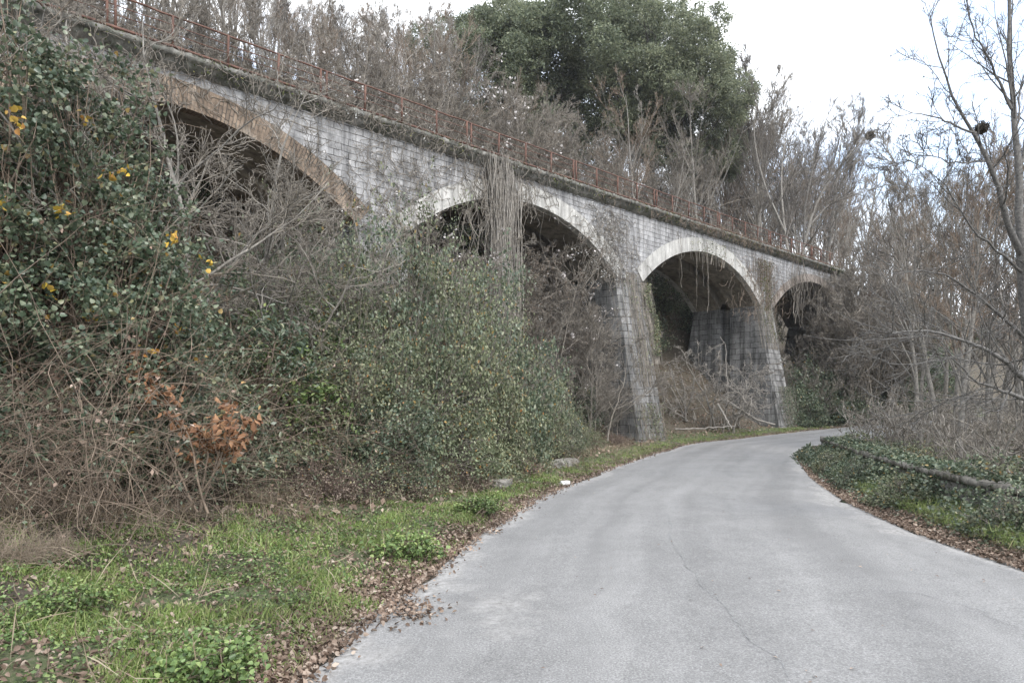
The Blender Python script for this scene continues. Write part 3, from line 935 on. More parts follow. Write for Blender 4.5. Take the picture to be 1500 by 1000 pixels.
wood = [bare_tree(100 + k, 10, lean=.07, spread=(24, 30, 36, 26, 22)[k], kids_=((15, 6, 5, 4), (12, 6, 5, 4), (14, 5, 5, 4), (9, 5, 5, 3), (18, 5, 5, 4))[k], rt=(.10, .085, .11, .07, .09)[k], twig=.0078, mats=('bark_grey', ('twig_grey', 'twig_brown', 'twig_grey', 'twig_pale', 'twig_dark')[k]), up=(.12, .09, .05, .14, .10)[k], t0=(.3, .25, .2, .4, .35)[k], ratio=(.5, .55, .6, .45, .42)[k])[0] for k in range(5)]
r = np.random.default_rng(5)
spots = []
tries = 0
while len(spots) < 300 and tries < 40000:
    tries += 1
    px = r.uniform(60, 1450) if r.random() < .6 else r.uniform(1040, 1400); y = r.uniform(14, 85)
    x = (px - 750) / F * y
    s, u = su(x, y)
    if u < VW + 3 or u > 46: continue
    if s > 60 and -sdist(np.array([x]), np.array([y]), LE)[0] > -3: continue
    if any((x - a) ** 2 + (y - b) ** 2 < (1.4 + 0.02 * y) ** 2 for a, b in spots): continue
    spots.append((x, y))
def wood_label(x, y):
    px = 750 + F * x / y
    for lim, a in ((480, 'above the first brick arch'), (680, 'between the first arch and the evergreen oaks'), (1070, 'in front of or below the evergreen oaks'), (2000, 'right of the evergreen oaks, past the viaduct')):
        if px < lim: return dict(label='slender bare grey tree in the wood ' + a, group='bare trees in the wood ' + a)
for (x, y) in spots:
    b = H1(x, y)
    px = 750 + F * x / y
    h = fit_top(x, y, r.uniform(8.5, 13.5) if px < 1040 else r.uniform(12, 18), b)
    if 690 < px < 1060 and y < 56:      # the oaks stand clear above these
        h = min(h, (HZ - r.uniform(120, 270)) / F * y + EYE - b)
    if h < 3: continue
    put(wood[r.integers(5)], x, y, h / 10, r.uniform(0, 6.28), **wood_label(x, y))

# low grey undergrowth on the slope
under = [bare_tree(140 + k, 4, 'bare_shrub', stems=7, kids_=(8, 5, 5, 4), rt=.03, twig=.006, mats=('twig_grey', 'twig_grey'), spread=36, t0=.1, ratio=.5, wig=.12)[0] for k in range(3)]
for o in under: tag(o, 'bare shrub', 'shrub')
for k in range(120):
    s = r.uniform(12, 62); u = r.uniform(VW + 0.9, VW + 8)
    x, y, _ = via(s, u, 0)
    put(under[r.integers(3)], x, y, r.uniform(.7, 1.45), label='bare twiggy shrub on the slope just behind the railing', group='bare shrubs behind the railing')

# ------------------------------------------------------------------ evergreen holm oaks above the deck
oaks = [holm_oak(61, 13, 4.6), holm_oak(62, 12, 4.0)]
for (px, y, top, which, lab, sc, rz) in [
        (690, 50, 30, 0, 'dark evergreen holm oak at the left end of the group above the viaduct', .95, .3),
        (760, 53, 8, 1, 'holm oak second from the left in the evergreen group, half behind its neighbours', 1.05, 2.0),
        (825, 49, -2, 1, 'broad evergreen holm oak with the lightest green crown in the middle of the group', 1.2, 4.1),
        (900, 54, 12, 0, 'holm oak with rounded grey green billows right of the broadest oak', 1.1, 1.1),
        (955, 50, 0, 0, 'dark pointed holm oak standing highest against the white sky', 1.02, 5.2),
        (1000, 48, 75, 1, 'smaller holm oak at the right end of the evergreen group', 0.85, 3.3),
        (1030, 52, 140, 0, 'low holm oak showing right below the end of the evergreen group', 0.62, .7)]:
    x = xat(px, y)
    topz = (HZ - top) / F * y + EYE
    hh = (13 if which == 0 else 12) * sc
    put(oaks[which], x, y, sc, rz, z=topz - hh * 1.02, label=lab)

# ------------------------------------------------------------------ left bank: ivy, brambles, shrubs
# big ivy-smothered shrubs close to the camera
for i, (px, y, rx, ry, rz, K, nper, lab) in enumerate([
        (-15, 7.4, 1.35, 1.3, 4.55, 560, 56, 'tall ivy covered shrub with yellow leaves at the left edge, nearest the camera'),
        (120, 7.9, 1.15, 1.2, 4.2, 500, 56, 'tall ivy draped shrub reaching up to the first brick arch'),
        (215, 8.3, 0.85, 1.0, 3.1, 380, 50, 'ivy shrub leaning right under the brick arch, lower than the ones on its left'),
        (-120, 6.9, 1.2, 1.2, 4.9, 300, 42, 'ivy shrub half cut off by the left edge')]):
    o = mound(300 + i, rx, ry, rz, K, nper, 0.05, 'ivy', 'ivy_shrub', 'twig_brown', 0.11, True, 0.25, 0.006, 0.5, 0.85, 0.16)
    tag(o, lab, 'ivy shrub', 'ivy covered shrubs on the left bank')
    x = xat(px, y); o.location = (x, y, H1(x, y) - 0.1)
    yl = [[(20, 165), (30, 182), (95, 305), (8, 300)], [(130, 178), (158, 255), (135, 462), (128, 455), (90, 308), (70, 430)], [(255, 350), (225, 515), (262, 482), (305, 385), (248, 352), (185, 250)], [(-60, 400)]][i]
    if yl:
        C = np.concatenate([at(a_, b_, y - ry * r_) + RNG.normal(0, .035, (6, 3)) for (a_, b_), r_ in zip(yl, [.75, .85, .7, .8, .75, .85])]) - np.array(o.location)
        v, q = leaves(C, .058, RNG, True, up=.5, aspect=.9); mk('yellow_leaves', v, q, M['yellow'], o)

# brown tangle of dead canes at the foot of the ivy
tg = [tangle(400 + k, 150, 1.2, 2.2, 'twig_brown', 'bramble_tangle', .0045, 6, ('ivy', 'litter', 'ivy')[k], 700, .045, grav=-.09, upd=1.9) for k in range(3)]
for o in tg: tag(o, 'bramble tangle', 'bramble')
for k, (px, y, sc) in enumerate([(-40, 6.7, 1.0), (60, 6.9, 1.05), (150, 7.4, 1.0), (10, 7.6, 1.2), (225, 8.8, .8), (345, 9.8, .7), (120, 6.6, .7), (400, 10.4, .9), (470, 11.2, .9), (-90, 6.2, .8)]):
    put(tg[k % 3], xat(px, y), y, sc, k * 1.1, label='tangle of brown leafless bramble canes at the foot of the left bank', group='brown bramble tangles on the left bank')

# glossy darker bushes between the ivy and the big green shrub
lb = [mound(320 + k, .85, .8, 1.45, 210, 34, 0.06, ('ivy', 'bright')[k], 'laurel_bush', 'twig_brown', .1, True, .35, .006, .7, .42, .2) for k in range(2)]
for o in lb: tag(o, 'glossy bush', 'bush')
for k, (px, y, sc, w_, lab) in enumerate([
        (270, 8.9, 1.15, 0, 'dark glossy green bush right beside the brown oak leaves'),
        (370, 10.6, 1.35, 1, 'bright green glossy bush between the ivy and the big grey green shrub'),
        (425, 11.6, 1.45, 1, 'light green bush standing against the left side of the big grey green shrub'),
        (330, 10.2, 1.5, 0, 'dark ivy bush behind the bright green one')]):
    put(lb[w_], xat(px, y), y, sc, k * .9, label=lab)

# dry oak sapling with orange brown leaves
r = np.random.default_rng(77)
oakling = empty('oak_sapling'); tag(oakling, 'oak sapling still holding its orange brown dead leaves, in front of the dark bush', 'sapling')
ox, oy = xat(288, 7.2), 7.2
oakling.scale = (1.15, 1.15, 1.15)
S = np.zeros((6, 3)); S[:, :2] = r.normal(0, .05, (6, 2))
D = np.array([[-.55, 0, 1.1], [-.25, -.2, 1.2], [.1, -.1, .9], [.5, 0, .8], [.75, 0, .75], [.3, .2, 1]])
l0 = grow(S, D, np.array([1.35, 1.1, .8, .95, 1.05, 1.0]), .012, .004, 8, .1, (0, 0, .02), r)
a = sprout(*l0, 7, .35, 1, 50, .35, r, rmin=.004); l1 = grow(a[0], a[1], a[2], a[3], .002, 4, .2, (0, 0, .05), r)
v, q = cat_tubes([l0, l1], [6, 4]); mk('stems', v, q, M['twig_brown'], oakling)
T = l1[0][:, 1:].reshape(-1, 3)
C = np.repeat(T, 3, axis=0) + r.normal(0, .028, (len(T) * 3, 3))
v, q = leaves(C, .075, r, True, up=0.0, aspect=.5); mk('foliage', v, q, M['dead'], oakling)
oakling.location = (ox, oy, H1(ox, oy) + .15)

# big grey-green shrub mass in the middle
gs = [mound(330 + k, 1.2, 1.15, 1.5, 460, (44, 40, 48)[k], (.042, .050, .038)[k], ('shrub', 'ivy', 'shrub')[k], 'leafy_shrub', 'twig_grey', .115, False, .25, .004, .6, .6, .26, shoots=(90, 70, 120)[k]) for k in range(3)]
for o in gs: tag(o, 'leafy shrub', 'shrub')
GSL = 'grey green small leaved shrub piled up on the bank before the second arch'
GSG = 'small leaved shrubs piled up on the bank'
for k, (px, y, top, sc) in enumerate([
        (500, 12.3, 440, 1.1), (560, 13.5, 385, 1.2), (620, 14.8, 355, 1.3), (655, 14.0, 440, 1.15), (700, 16.0, 425, 1.2), (742, 17.2, 462, 1.0),
        (600, 12.6, 500, 1.1), (530, 11.6, 545, 1.0), (680, 14.4, 530, 1.0), (640, 13.2, 590, .8), (778, 18.8, 530, .9), (808, 21, 585, .75), (735, 16.3, 580, .85), (480, 11.0, 620, .8), (570, 12.0, 640, .7),
        (832, 23.0, 618, .6), (700, 15.0, 620, .65), (780, 18.2, 600, .8), (440, 11.4, 470, 1.1), (400, 12.0, 395, 1.1), (470, 13.6, 380, 1.2), (862, 24.0, 634, .45)]):
    x = xat(px, y); b = H1(x, y) - .1
    z = (HZ - top) / F * y + EYE
    hz = (z - b) / 1.6 / sc
    put(gs[k % 3], x, y, sc, k * 1.7, zs=max(.6, min(hz, 2.0)), label=GSL, group=GSG)

# low brownish straggle at the foot of the shrubs
low = [mound(350 + k, .8, .7, .62, 230, 22, 0.034, ('shrub', 'reddish')[k], 'low_shrub', 'twig_red', .13, False, .3, .004, .5, .6, .3, 8) for k in range(2)]
for o in low: tag(o, 'low shrub', 'shrub')
for k, (px, y, sc) in enumerate([(450, 9.8, .9), (520, 10.4, .95), (590, 11.2, .9), (650, 12.3, .9), (710, 13.8, .9), (400, 9.6, .8), (560, 10.9, .8), (620, 11.9, .8), (680, 13.1, .8), (740, 14.9, .85), (770, 16.2, .8), (345, 9.0, .7), (800, 18.3, .8), (830, 20.0, .8), (860, 22.3, .7), (905, 24.6, .6), (480, 10.2, .7)]):
    put(low[0 if k % 3 else 1], xat(px, y), y, sc, k * 2.1, label='low brownish green straggling shrub at the foot of the bank', group='low straggling shrubs at the foot of the bank')

# bare thin trees and twisted shrubs in front of the first arch
fl = [bare_tree(160 + k, 5, 'bare_tree', spread=(48, 40)[k], kids_=(13, 6, 5, 4), rt=.055, twig=.004, mats=('bark_grey', 'twig_grey'), lean=.12, up=.02, t0=.25, ratio=.5, wig=.13)[0] for k in range(2)]
fs = [bare_tree(170 + k, 3.2, 'bare_shrub', stems=6, spread=55, kids_=(9, 5, 5, 3), rt=.028, twig=.0038, mats=('twig_pale', 'twig_grey'), up=-.02, t0=.15, ratio=.5, wig=.17)[0] for k in range(2)]
for o in fs: tag(o, 'bare shrub', 'shrub')
for (px, y, h, w_, rz, tl, lab) in [
        (203, 7.6, 6.2, 0, 0.5, 0, 'slender grey tree forking in front of the first brick arch'),
        (262, 8.8, 6.4, 1, 2.2, 0.12, 'thin grey tree leaning right from the ivy towards the railing'),
        (60, 9.8, 6.2, 1, 1.2, 0, 'thin bare tree behind the ivy shrubs at the far left'),
        (330, 11.2, 5.5, 0, 3.6, 0.1, 'thin bare tree right of the forked one, before the end of the brick arch'),
        (430, 13.0, 5.2, 1, 4.4, 0, 'small bare tree in front of the pier beside the brick arch')]:
    put(fl[w_], xat(px, y), y, h / 5, rz, tilt=tl, label=lab)
for k, (px, y, sc, dz) in enumerate([(340, 10.6, 1.0, .5), (400, 11.5, 1.05, .7), (455, 12.4, 1.1, .8), (520, 13.3, 1.1, .9), (560, 15.0, 1.2, .6), (440, 13.8, 1.3, .6), (600, 16.2, 1.1, .7)]):
    x = xat(px, y)
    put(fs[k % 2], x, y, sc, k * 1.4, z=H1(x, y) + dz, label='pale twisting bare shrub rising from the bank before the arches', group='pale bare shrubs on the left bank')

# ------------------------------------------------------------------ under and before the second and third arch
def fluffy(root, tips, n_, r, size=.06):
    T = tips[0][:, -1]
    C = T[r.integers(0, len(T), n_ // 6)]
    C = np.repeat(C, 6, axis=0) + r.normal(0, .05, (n_ // 6 * 6, 3))
    v, q = leaves(C, size, r, up=0, aspect=.8)
    mk('seed_heads', v, q, M['fluff'], root)
ar = []
for k in range(3):
    root, tips = bare_tree(180 + k, 4.6, 'bare_shrub', stems=6, kids_=(10, 6, 5, 4), rt=.03, twig=.005, mats=('twig_grey', 'twig_grey'), spread=40, t0=.12, ratio=.5, wig=.12, up=.05)
    if k == 1: fluffy(root, tips, 420, np.random.default_rng(8))
    if k == 2:
        rr_ = np.random.default_rng(9); T = tips[0].reshape(-1, 3)
        v, q = leaves(T[rr_.integers(0, len(T), 2600)], .05, rr_, up=.2); mk('foliage', v, q, M['reddish'], root)
    tag(root, 'bare shrub', 'shrub')
    ar.append(root)
for k, (px, y, h, w_, lab) in enumerate([
        (800, 24.5, 6.3, 2, 'tall shrub with dull reddish leaves filling the second arch'), (850, 25.5, 6.4, 1, 'bare shrub dotted with white seed heads under the right half of the second arch'),
        (655, 21.8, 5.6, 0, 'bare shrub under the left part of the second arch'), (745, 24.5, 4.6, 1, 'bare shrub with a few white seed heads behind the hanging vines'),
        (870, 27.5, 5.2, 0, 'bare shrub beside the tall pier between the second and third arch'), (830, 26.5, 5.0, 0, 'bare shrub low in the second arch behind the reddish one'),
        (775, 25.5, 5.6, 2, 'reddish leaved shrub deep under the second arch'), (640, 20.5, 5.4, 1, 'shrub with white seed heads above the green shrubs, left of the second arch'),
        (865, 24.3, 4.2, 0, 'low bare shrub at the foot of the second arch'), (893, 26.0, 2.6, 0, 'small bare shrub against the foot of the tall pier')]):
    x = xat(px, y)
    put(ar[w_], x, y, h / 4.6, k * .8, label=lab)
# shrubbery darkening the ground behind the arches
dk = [mound(370 + k, 1.5, 1.4, 2.3, 260, 30, 0.085, 'ivy', 'dark_shrub', 'bark_dark', .2, False, .35, .007, .6, .6, .2) for k in range(2)]
for o in dk: tag(o, 'dark evergreen shrub', 'shrub')
kk = 0
for c_ in (22.4, 33.7, 45.0, 56.1):
    for ds in (-4.2, -1.6, 1.2, 3.6):
        for u_ in (VW + 1.6, VW + 4.2):
            x, y, _ = via(c_ + ds, u_ + .5 * math.sin(kk * 2.3), 0)
            put(dk[kk % 2], x, y, 1.15 + .15 * math.sin(kk), kk * 1.1, label='dark evergreen shrub on the shaded slope seen through the arches', group='dark shrubs behind the arches'); kk += 1
for (s, u, sc) in [(43.5, VW + .6, 1.0), (45.6, VW + .3, .9), (41.6, VW + .8, 1.1), (30.2, 1.2, .9), (32.2, .8, .8), (34.4, 1.6, .8), (36.6, .6, .75), (27.9, -1.5, .9)]:
    x, y, _ = via(s, u, 0)
    put(dk[kk % 2], x, y, sc, kk * 1.1, label='dark evergreen shrub in the shade under the two middle arches', group='dark shrubs under the middle arches'); kk += 1

for k, (px, ds, sc, lab) in enumerate([(490, 2.2, 1.7, 'bare shrub full of white seed heads above the railing over the first pier'), (560, 2.0, 1.9, 'tall shrub with white seed heads behind the railing left of the hanging vines'),
                                 (640, 2.4, 1.8, 'shrub with white seed heads behind the railing just above the vine curtain'), (730, 2.6, 1.9, 'shrub with white seed heads in front of the left end of the evergreen oaks')]):
    # where the ray meets the line just behind the deck
    q_ = (px - 750) / F; u_ = VW + ds
    s_ = ((23.64 + u_ * VN[0]) + q_ * (-u_ * VN[1])) / (VD[0] - q_ * VD[1])
    x, y, _ = via(s_, u_, 0)
    put(ar[1], x, y, sc, k * 1.3, z=ZDECK - 2.4, label=lab)
# pale dead shrub and fallen limbs under the third arch
dead = [bare_tree(190 + k, 3.6, 'dead_shrub', stems=5, kids_=(8, 5, 4, 2), rt=.045, twig=.007, mats=('twig_pale', 'twig_pale'), spread=58, t0=.1, ratio=.5, wig=.2, up=-.09)[0] for k in range(2)]
for o in dead: tag(o, 'dead shrub', 'shrub')
for (px, y, sc, w_, lab) in [(1045, 31.0, 1.25, 0, 'pale dead shrub with drooping branches under the third arch'), (1072, 32.5, 1.0, 1, 'second pale dead shrub, right of the drooping one under the third arch'), (1000, 31.5, 1.0, 1, 'small dead shrub in the left half of the third arch')]:
    put(dead[w_], xat(px, y), y, sc, px * .1, label=lab)
for (pts, rad, lab) in [([at(1052, 592, 30.3), at(1062, 610, 30), at(1072, 628, 29.6)], .06, 'short thick fallen limb leaning under the third arch'),
                        ([at(1062, 585, 31.5), at(1085, 600, 31), at(1110, 615, 30.6), at(1135, 622, 30.4)], .07, 'long pale fallen branch lying towards the third pier'),
                        ([at(990, 628, 28.6), at(1035, 627, 28.6), at(1078, 623, 28.8)], .035, 'thin pale pole lying on the ground under the third arch')]:
    P = smooth_line(pts, 24)[None]
    P = P + RNG.normal(0, .012, P.shape)
    P[..., 2] = np.maximum(P[..., 2], H(P[..., 0], P[..., 1]) + rad * .8)
    v, q = tubes(P, np.linspace(rad, rad * .45, 24)[None], 7)
    o = mk('fallen_branch', v, q, M['twig_pale'], smooth=True); tag(o, lab, 'branch')

# hanging vines over the second arch and strands under the third
def vines(name, s0, s1, n_, ztop, zbot, umin, umax, rad, label, cat, conv=0.5, sway=.06, seed=1, mat='twig_grey'):
    r = np.random.default_rng(seed)
    sc_ = (s0 + s1) / 2
    a = r.normal(sc_, (s1 - s0) / 4, n_)
    zt = r.uniform(*ztop, n_) if hasattr(ztop, '__len__') else np.full(n_, ztop)
    zb_ = r.uniform(*zbot, n_)
    m_ = 16
    t = np.linspace(0, 1, m_)[None]
    ph = r.uniform(0, 6.28, (n_, 1)); fr = r.uniform(1, 3, (n_, 1))
    s_ = a[:, None] + (sc_ + .5 - a[:, None]) * conv * t ** 1.3 + sway * np.sin(ph + fr * 6.28 * t) + np.cumsum(r.normal(0, .04 * min(1, sway / .035), (n_, m_)), axis=1)
    u_ = r.uniform(umin, umax, (n_, 1)) * np.ones((1, m_)) + r.normal(0, .015, (n_, m_))
    z_ = zt[:, None] * (1 - t) + zb_[:, None] * t
    P = via(s_, u_, z_)
    R = r.uniform(.4, 1.3, (n_, 1)) * rad * np.ones((1, m_))
    v, q = tubes(P, R, 4, r)
    o = mk(name, v, q, M[mat]); tag(o, label, cat)
    return o
vines('hanging_vines', 31.8, 32.9, 230, (8.4, 9.4), (1.8, 4.2), -.5, -.1, .010, 'thick curtain of dry grey vines hanging from the deck over the second arch', 'vines', .35, .035, 3, 'twig_pale')
vines('hanging_strands', 30.6, 34.2, 50, (7.4, 9.3), (4.5, 7.6), -.45, -.06, .008, 'loose thin strands hanging either side of the thick vine curtain', 'vines', .1, .12, 7)
vines('hanging_strands', 42.2, 47.2, 9, (7.8, 8.6), (5.2, 7.6), -.2, -.06, .008, 'few thin dry strands hanging across the top of the third arch', 'vines', 0, .018, 4)
vines('hanging_strands', 52.5, 55.6, 25, (8.0, 9.2), (5.2, 7.4), -.3, -.06, .013, 'dry vine strands hanging over the small last brick arch', 'vines', .1, .12, 5)

# dry creepers spread over the spandrels
def creeper(name, s0, s1, zlo, zhi, n_, label, seed, fluff=0, mat='twig_grey', L=1.0):
    r = np.random.default_rng(seed)
    root = empty(name); tag(root, label, 'creeper')
    S2 = np.stack([r.normal((s0 + s1) / 2, (s1 - s0) / 4, n_), r.uniform(zlo, zhi, n_)], 1)
    m_ = 8
    P = np.zeros((n_, m_, 2)); P[:, 0] = S2
    ang = r.normal(-np.pi / 2, 1.0, n_)
    for i in range(1, m_):
        ang = ang + r.normal(0, .38, n_)
        P[:, i] = P[:, i - 1] + np.stack([np.cos(ang), np.sin(ang)], 1) * (L * r.uniform(.3, 1.3, n_) / m_)[:, None]
    P3 = via(P[..., 0], (-.03 if zlo < 9 else -.26) - np.abs(r.normal(0, .03, P.shape[:2])), np.clip(P[..., 1], ZS - 1, ZDECK if zlo < 9 else 12))
    v, q = tubes(P3, np.full((n_, m_), .007) * r.uniform(.5, 1.3, (n_, 1)), 3, r)
    mk('stems', v, q, M[mat], root)
    if fluff:
        T = P3.reshape(-1, 3); C = T[r.integers(0, len(T), fluff // 5)]
        C = np.repeat(C, 5, axis=0) + r.normal(0, .045, (fluff // 5 * 5, 3)) + np.array([VN[0], VN[1], 0]) * .05
        v, q = leaves(C, .05, r, up=0, aspect=.8); mk('seed_heads', v, q, M['fluff'], root)
    return root
creeper('dry_creeper', 36.2, 39.8, 6.3, 8.8, 420, 'dry creeper with white seed heads on the wall above the tall pier', 11, 900)
creeper('dry_creeper', 26.5, 30.5, 6.2, 8.9, 380, 'bare creeper stems fanned over the wall between the first two arches', 12, 160)
creeper('dry_creeper', 47.5, 52.5, 5.8, 8.8, 420, 'dense brown creeper on the wall between the third and last arch', 13, 0, 'twig_brown')
creeper('dry_creeper', 30.5, 34.5, 8.0, 9.2, 420, 'mat of dry stems spilling over the ledge above the second arch', 14, 80)
creeper('dry_creeper', 56.0, 61.5, 5.8, 9.2, 900, 'thick dry creeper hiding the far right end of the viaduct', 15, 0)
creeper('dry_creeper', 18.0, 25.0, 8.4, 9.3, 260, 'thin dry stems hanging over the ledge above the first arch', 16, 0)

creeper('dry_creeper', 20.0, 36.0, 9.05, 9.6, 520, 'ragged dry stems hanging through the railing above the first two arches', 17, 120, L=.6)
creeper('dry_creeper', 38.0, 58.0, 9.05, 9.5, 520, 'ragged dry stems hanging through the railing above the third and last arch', 18, 0, 'twig_brown', L=.5)
# ivy on the piers
def pier_ivy(s_c, wd, z0, z1, n_, label, seed, uoff=0.06, mat='shrub', size=.07):
    r = np.random.default_rng(seed)
    z = r.uniform(z0, z1, n_); s = s_c + r.normal(0, wd, n_) + .15 * np.sin(z * 3)
    u = -BAT * np.clip(ZS - z, 0, 9) - uoff - np.abs(r.normal(0, .05, n_))
    root = empty('ivy_creeper'); tag(root, label, 'ivy')
    v, q = leaves(via(s, u, z), size, r, up=.2); mk('foliage', v, q, M[mat], root)
    k = 40
    zz = np.linspace(z0 - .3, z1, 10)[None] * np.ones((k, 1)); ss_ = s_c + r.normal(0, wd, (k, 1)) + np.cumsum(r.normal(0, .05, (k, 10)), axis=1)
    P = via(ss_, -BAT * np.clip(ZS - zz, 0, 9) - .02, zz)
    v, q = tubes(P, np.full((k, 10), .008), 4, r); mk('stems', v, q, M['twig_grey'], root)
pier_ivy(40.35, .14, 3.4, 6.3, 900, 'sparse yellowish ivy trailing down the right edge of the tall pier', 21, .1)
pier_ivy(39.4, .5, 0, 1.6, 500, 'patchy ivy around the foot of the tall pier', 22)
pier_ivy(50.9, .45, .0, 2.4, 1100, 'green ivy climbing the lower part of the third pier', 23, mat='ivy')
pier_ivy(39.4, .5, 2.5, 6.6, 260, 'scattered small ivy leaves on the face of the tall pier', 24, mat='shrub')
pier_ivy(50.4, .5, 4.5, 8.6, 700, 'thin leafy creeper at the top of the third pier', 25, mat='moss', size=.06)
pier_ivy(45.2, 1.0, 8.0, 8.7, 260, 'small tuft of green creeper over the crown of the third arch', 26, mat='shrub', size=.06)

# ------------------------------------------------------------------ beyond the third pier: ivy bank and woods
ib = [mound(380 + k, 1.9, 1.7, 2.2, 520, 34, 0.10, 'ivy', 'ivy_bank_shrub', 'twig_grey', .2, False, .3, .007, .6, .65, .2) for k in range(2)]
for o in ib: tag(o, 'ivy shrub', 'ivy shrub')
for k, (px, y, top, sc) in enumerate([(1195, 40.5, 520, 1.0), (1235, 43, 500, 1.15), (1188, 40, 575, .6), (1275, 48, 490, 1.2), (1225, 42, 560, .8), (1310, 54, 500, 1.3), (1265, 47, 555, .9), (1345, 60, 510, 1.3), (1300, 52, 565, 1.0), (1400, 66, 520, 1.4)]):
    x = xat(px, y)
    while sdist(np.array([x]), np.array([y]), LE)[0] < 1.2: y += 1; x = xat(px, y)
    z = (HZ - top) / F * y + EYE; b = H1(x, y)
    put(ib[k % 2], x, y, sc, k * 1.9, zs=float(np.clip((z - b) / (2.3 * sc), .6, 1.8)), label='dark bluish green ivy covered shrub on the bank beyond the last pier', group='ivy shrubs on the bank beyond the last pier')
for k, (s_, u_, h) in enumerate([(52.6, .6, 3.2), (54.0, -.6, 3.6), (55.5, .8, 4.4), (56.8, -.8, 4.6), (58.0, -1.5, 6.8), (58.8, -1.2, 7.4), (59.6, -1.6, 7.3), (60.0, -1.2, 9.4), (61.2, -1.4, 9.8), (62.4, -1.6, 9.5), (63.4, .2, 10.5), (57.4, -1.7, 5.4), (60.6, -1.7, 8.6), (62, -1.7, 8.8), (61.5, -.6, 9.4), (59.2, -1.8, 8.8), (60.0, -1.9, 9.2), (58.5, -1.8, 7.8),
                                 (64.8, -1.5, 9.5), (66.5, .5, 11), (68.5, -1.0, 10), (71, 1.0, 11), (74, 0, 11), (65.0, 2.5, 11.5), (78, 1, 11), (82, 3, 12), (86, 5, 12)]):
    x, y, _ = via(s_, u_, 0)
    if sdist(np.array([x]), np.array([y]), LE)[0] < .35: continue
    kind_ = 'shrub' if h < 9.3 else 'tree'
    put((under if h < 9.3 else wood)[k % 3], x, y, h / (4 if h < 9.3 else 10), k, label='bare grey %s crowding round the far end of the viaduct' % kind_, group='bare %ss round the far end of the viaduct' % kind_)
for k, (s_, u_, sc, zz) in enumerate([(52.8, -.3, .75, 1.0), (54.6, .3, 1.0, 1.2), (56.6, -.4, 1.0, 1.4), (58.4, -.6, .95, 1.6), (60.4, -.3, 1.1, 1.7), (63, -.2, 1.1, 1.7), (65.8, -.6, 1.1, 1.6), (69, -.5, 1.2, 1.6), (73, 0, 1.3, 1.5), (78, 1.5, 1.4, 1.5)]):
    x, y, _ = via(s_, u_, 0)
    put(ib[k % 2], x, y, sc, k * 2.3, zs=zz, label='dark bluish green ivy covered shrub on the bank beyond the last pier', group='ivy shrubs on the bank beyond the last pier')

# right bank: trees beyond the low wall
r = np.random.default_rng(31)
rt = [bare_tree(200 + k, 8, spread=(25, 32, 22)[k], kids_=(14, 5, 5, 4), rt=.075, twig=.0055, mats=('bark_grey', ('twig_grey', 'twig_dark', 'twig_brown')[k]), up=(.1, .03, .12)[k], t0=.25, ratio=.5, lean=.09, wig=.06)[0] for k in range(3)]
sp2 = []
tries = 0
while len(sp2) < 85 and tries < 9000:
    tries += 1
    px = r.uniform(1230, 1660); y = 12 + 78 * r.random() ** 1.25
    x = xat(px, y)
    d = -sdist(np.array([x]), np.array([y]), RE)[0]
    if d < 2.6 or (px < 1345 and y < 70): continue
    if any((x - a) ** 2 + (y - b) ** 2 < (1.1 + .02 * y) ** 2 for a, b in sp2): continue
    sp2.append((x, y))
    b = H1(x, y)
    top = np.interp(px, [1230, 1300, 1345, 1400, 1450, 1500], [330, 260, 230, 215, 235, 215]) + r.uniform(0, 90)
    h = min((HZ - top) / F * y + EYE - b, r.uniform(9, 14))
    put(rt[r.integers(3)], x, y, h / 8, r.uniform(0, 6.28), label='slender bare tree in the leafless thicket right of the road', group='bare trees right of the road')
sc3 = [bare_tree(210 + k, 1.7, 'bare_shrub', stems=7, kids_=(7, 5, 4, 0), rt=.02, twig=.005, mats=('twig_pale', 'twig_grey'), spread=45, t0=.1, ratio=.5, wig=.17)[0] for k in range(2)]
for o in sc3: tag(o, 'bare shrub', 'shrub')
for k in range(46):
    px = r.uniform(1225, 1600); y = r.uniform(10, 34)
    x = xat(px, y); d = -sdist(np.array([x]), np.array([y]), RE)[0]
    if d < 1.7: continue
    put(sc3[k % 2], x, y, r.uniform(.6, 1.3), k, label='straggly pale bare shrub behind the low roadside wall', group='straggly shrubs behind the low wall')

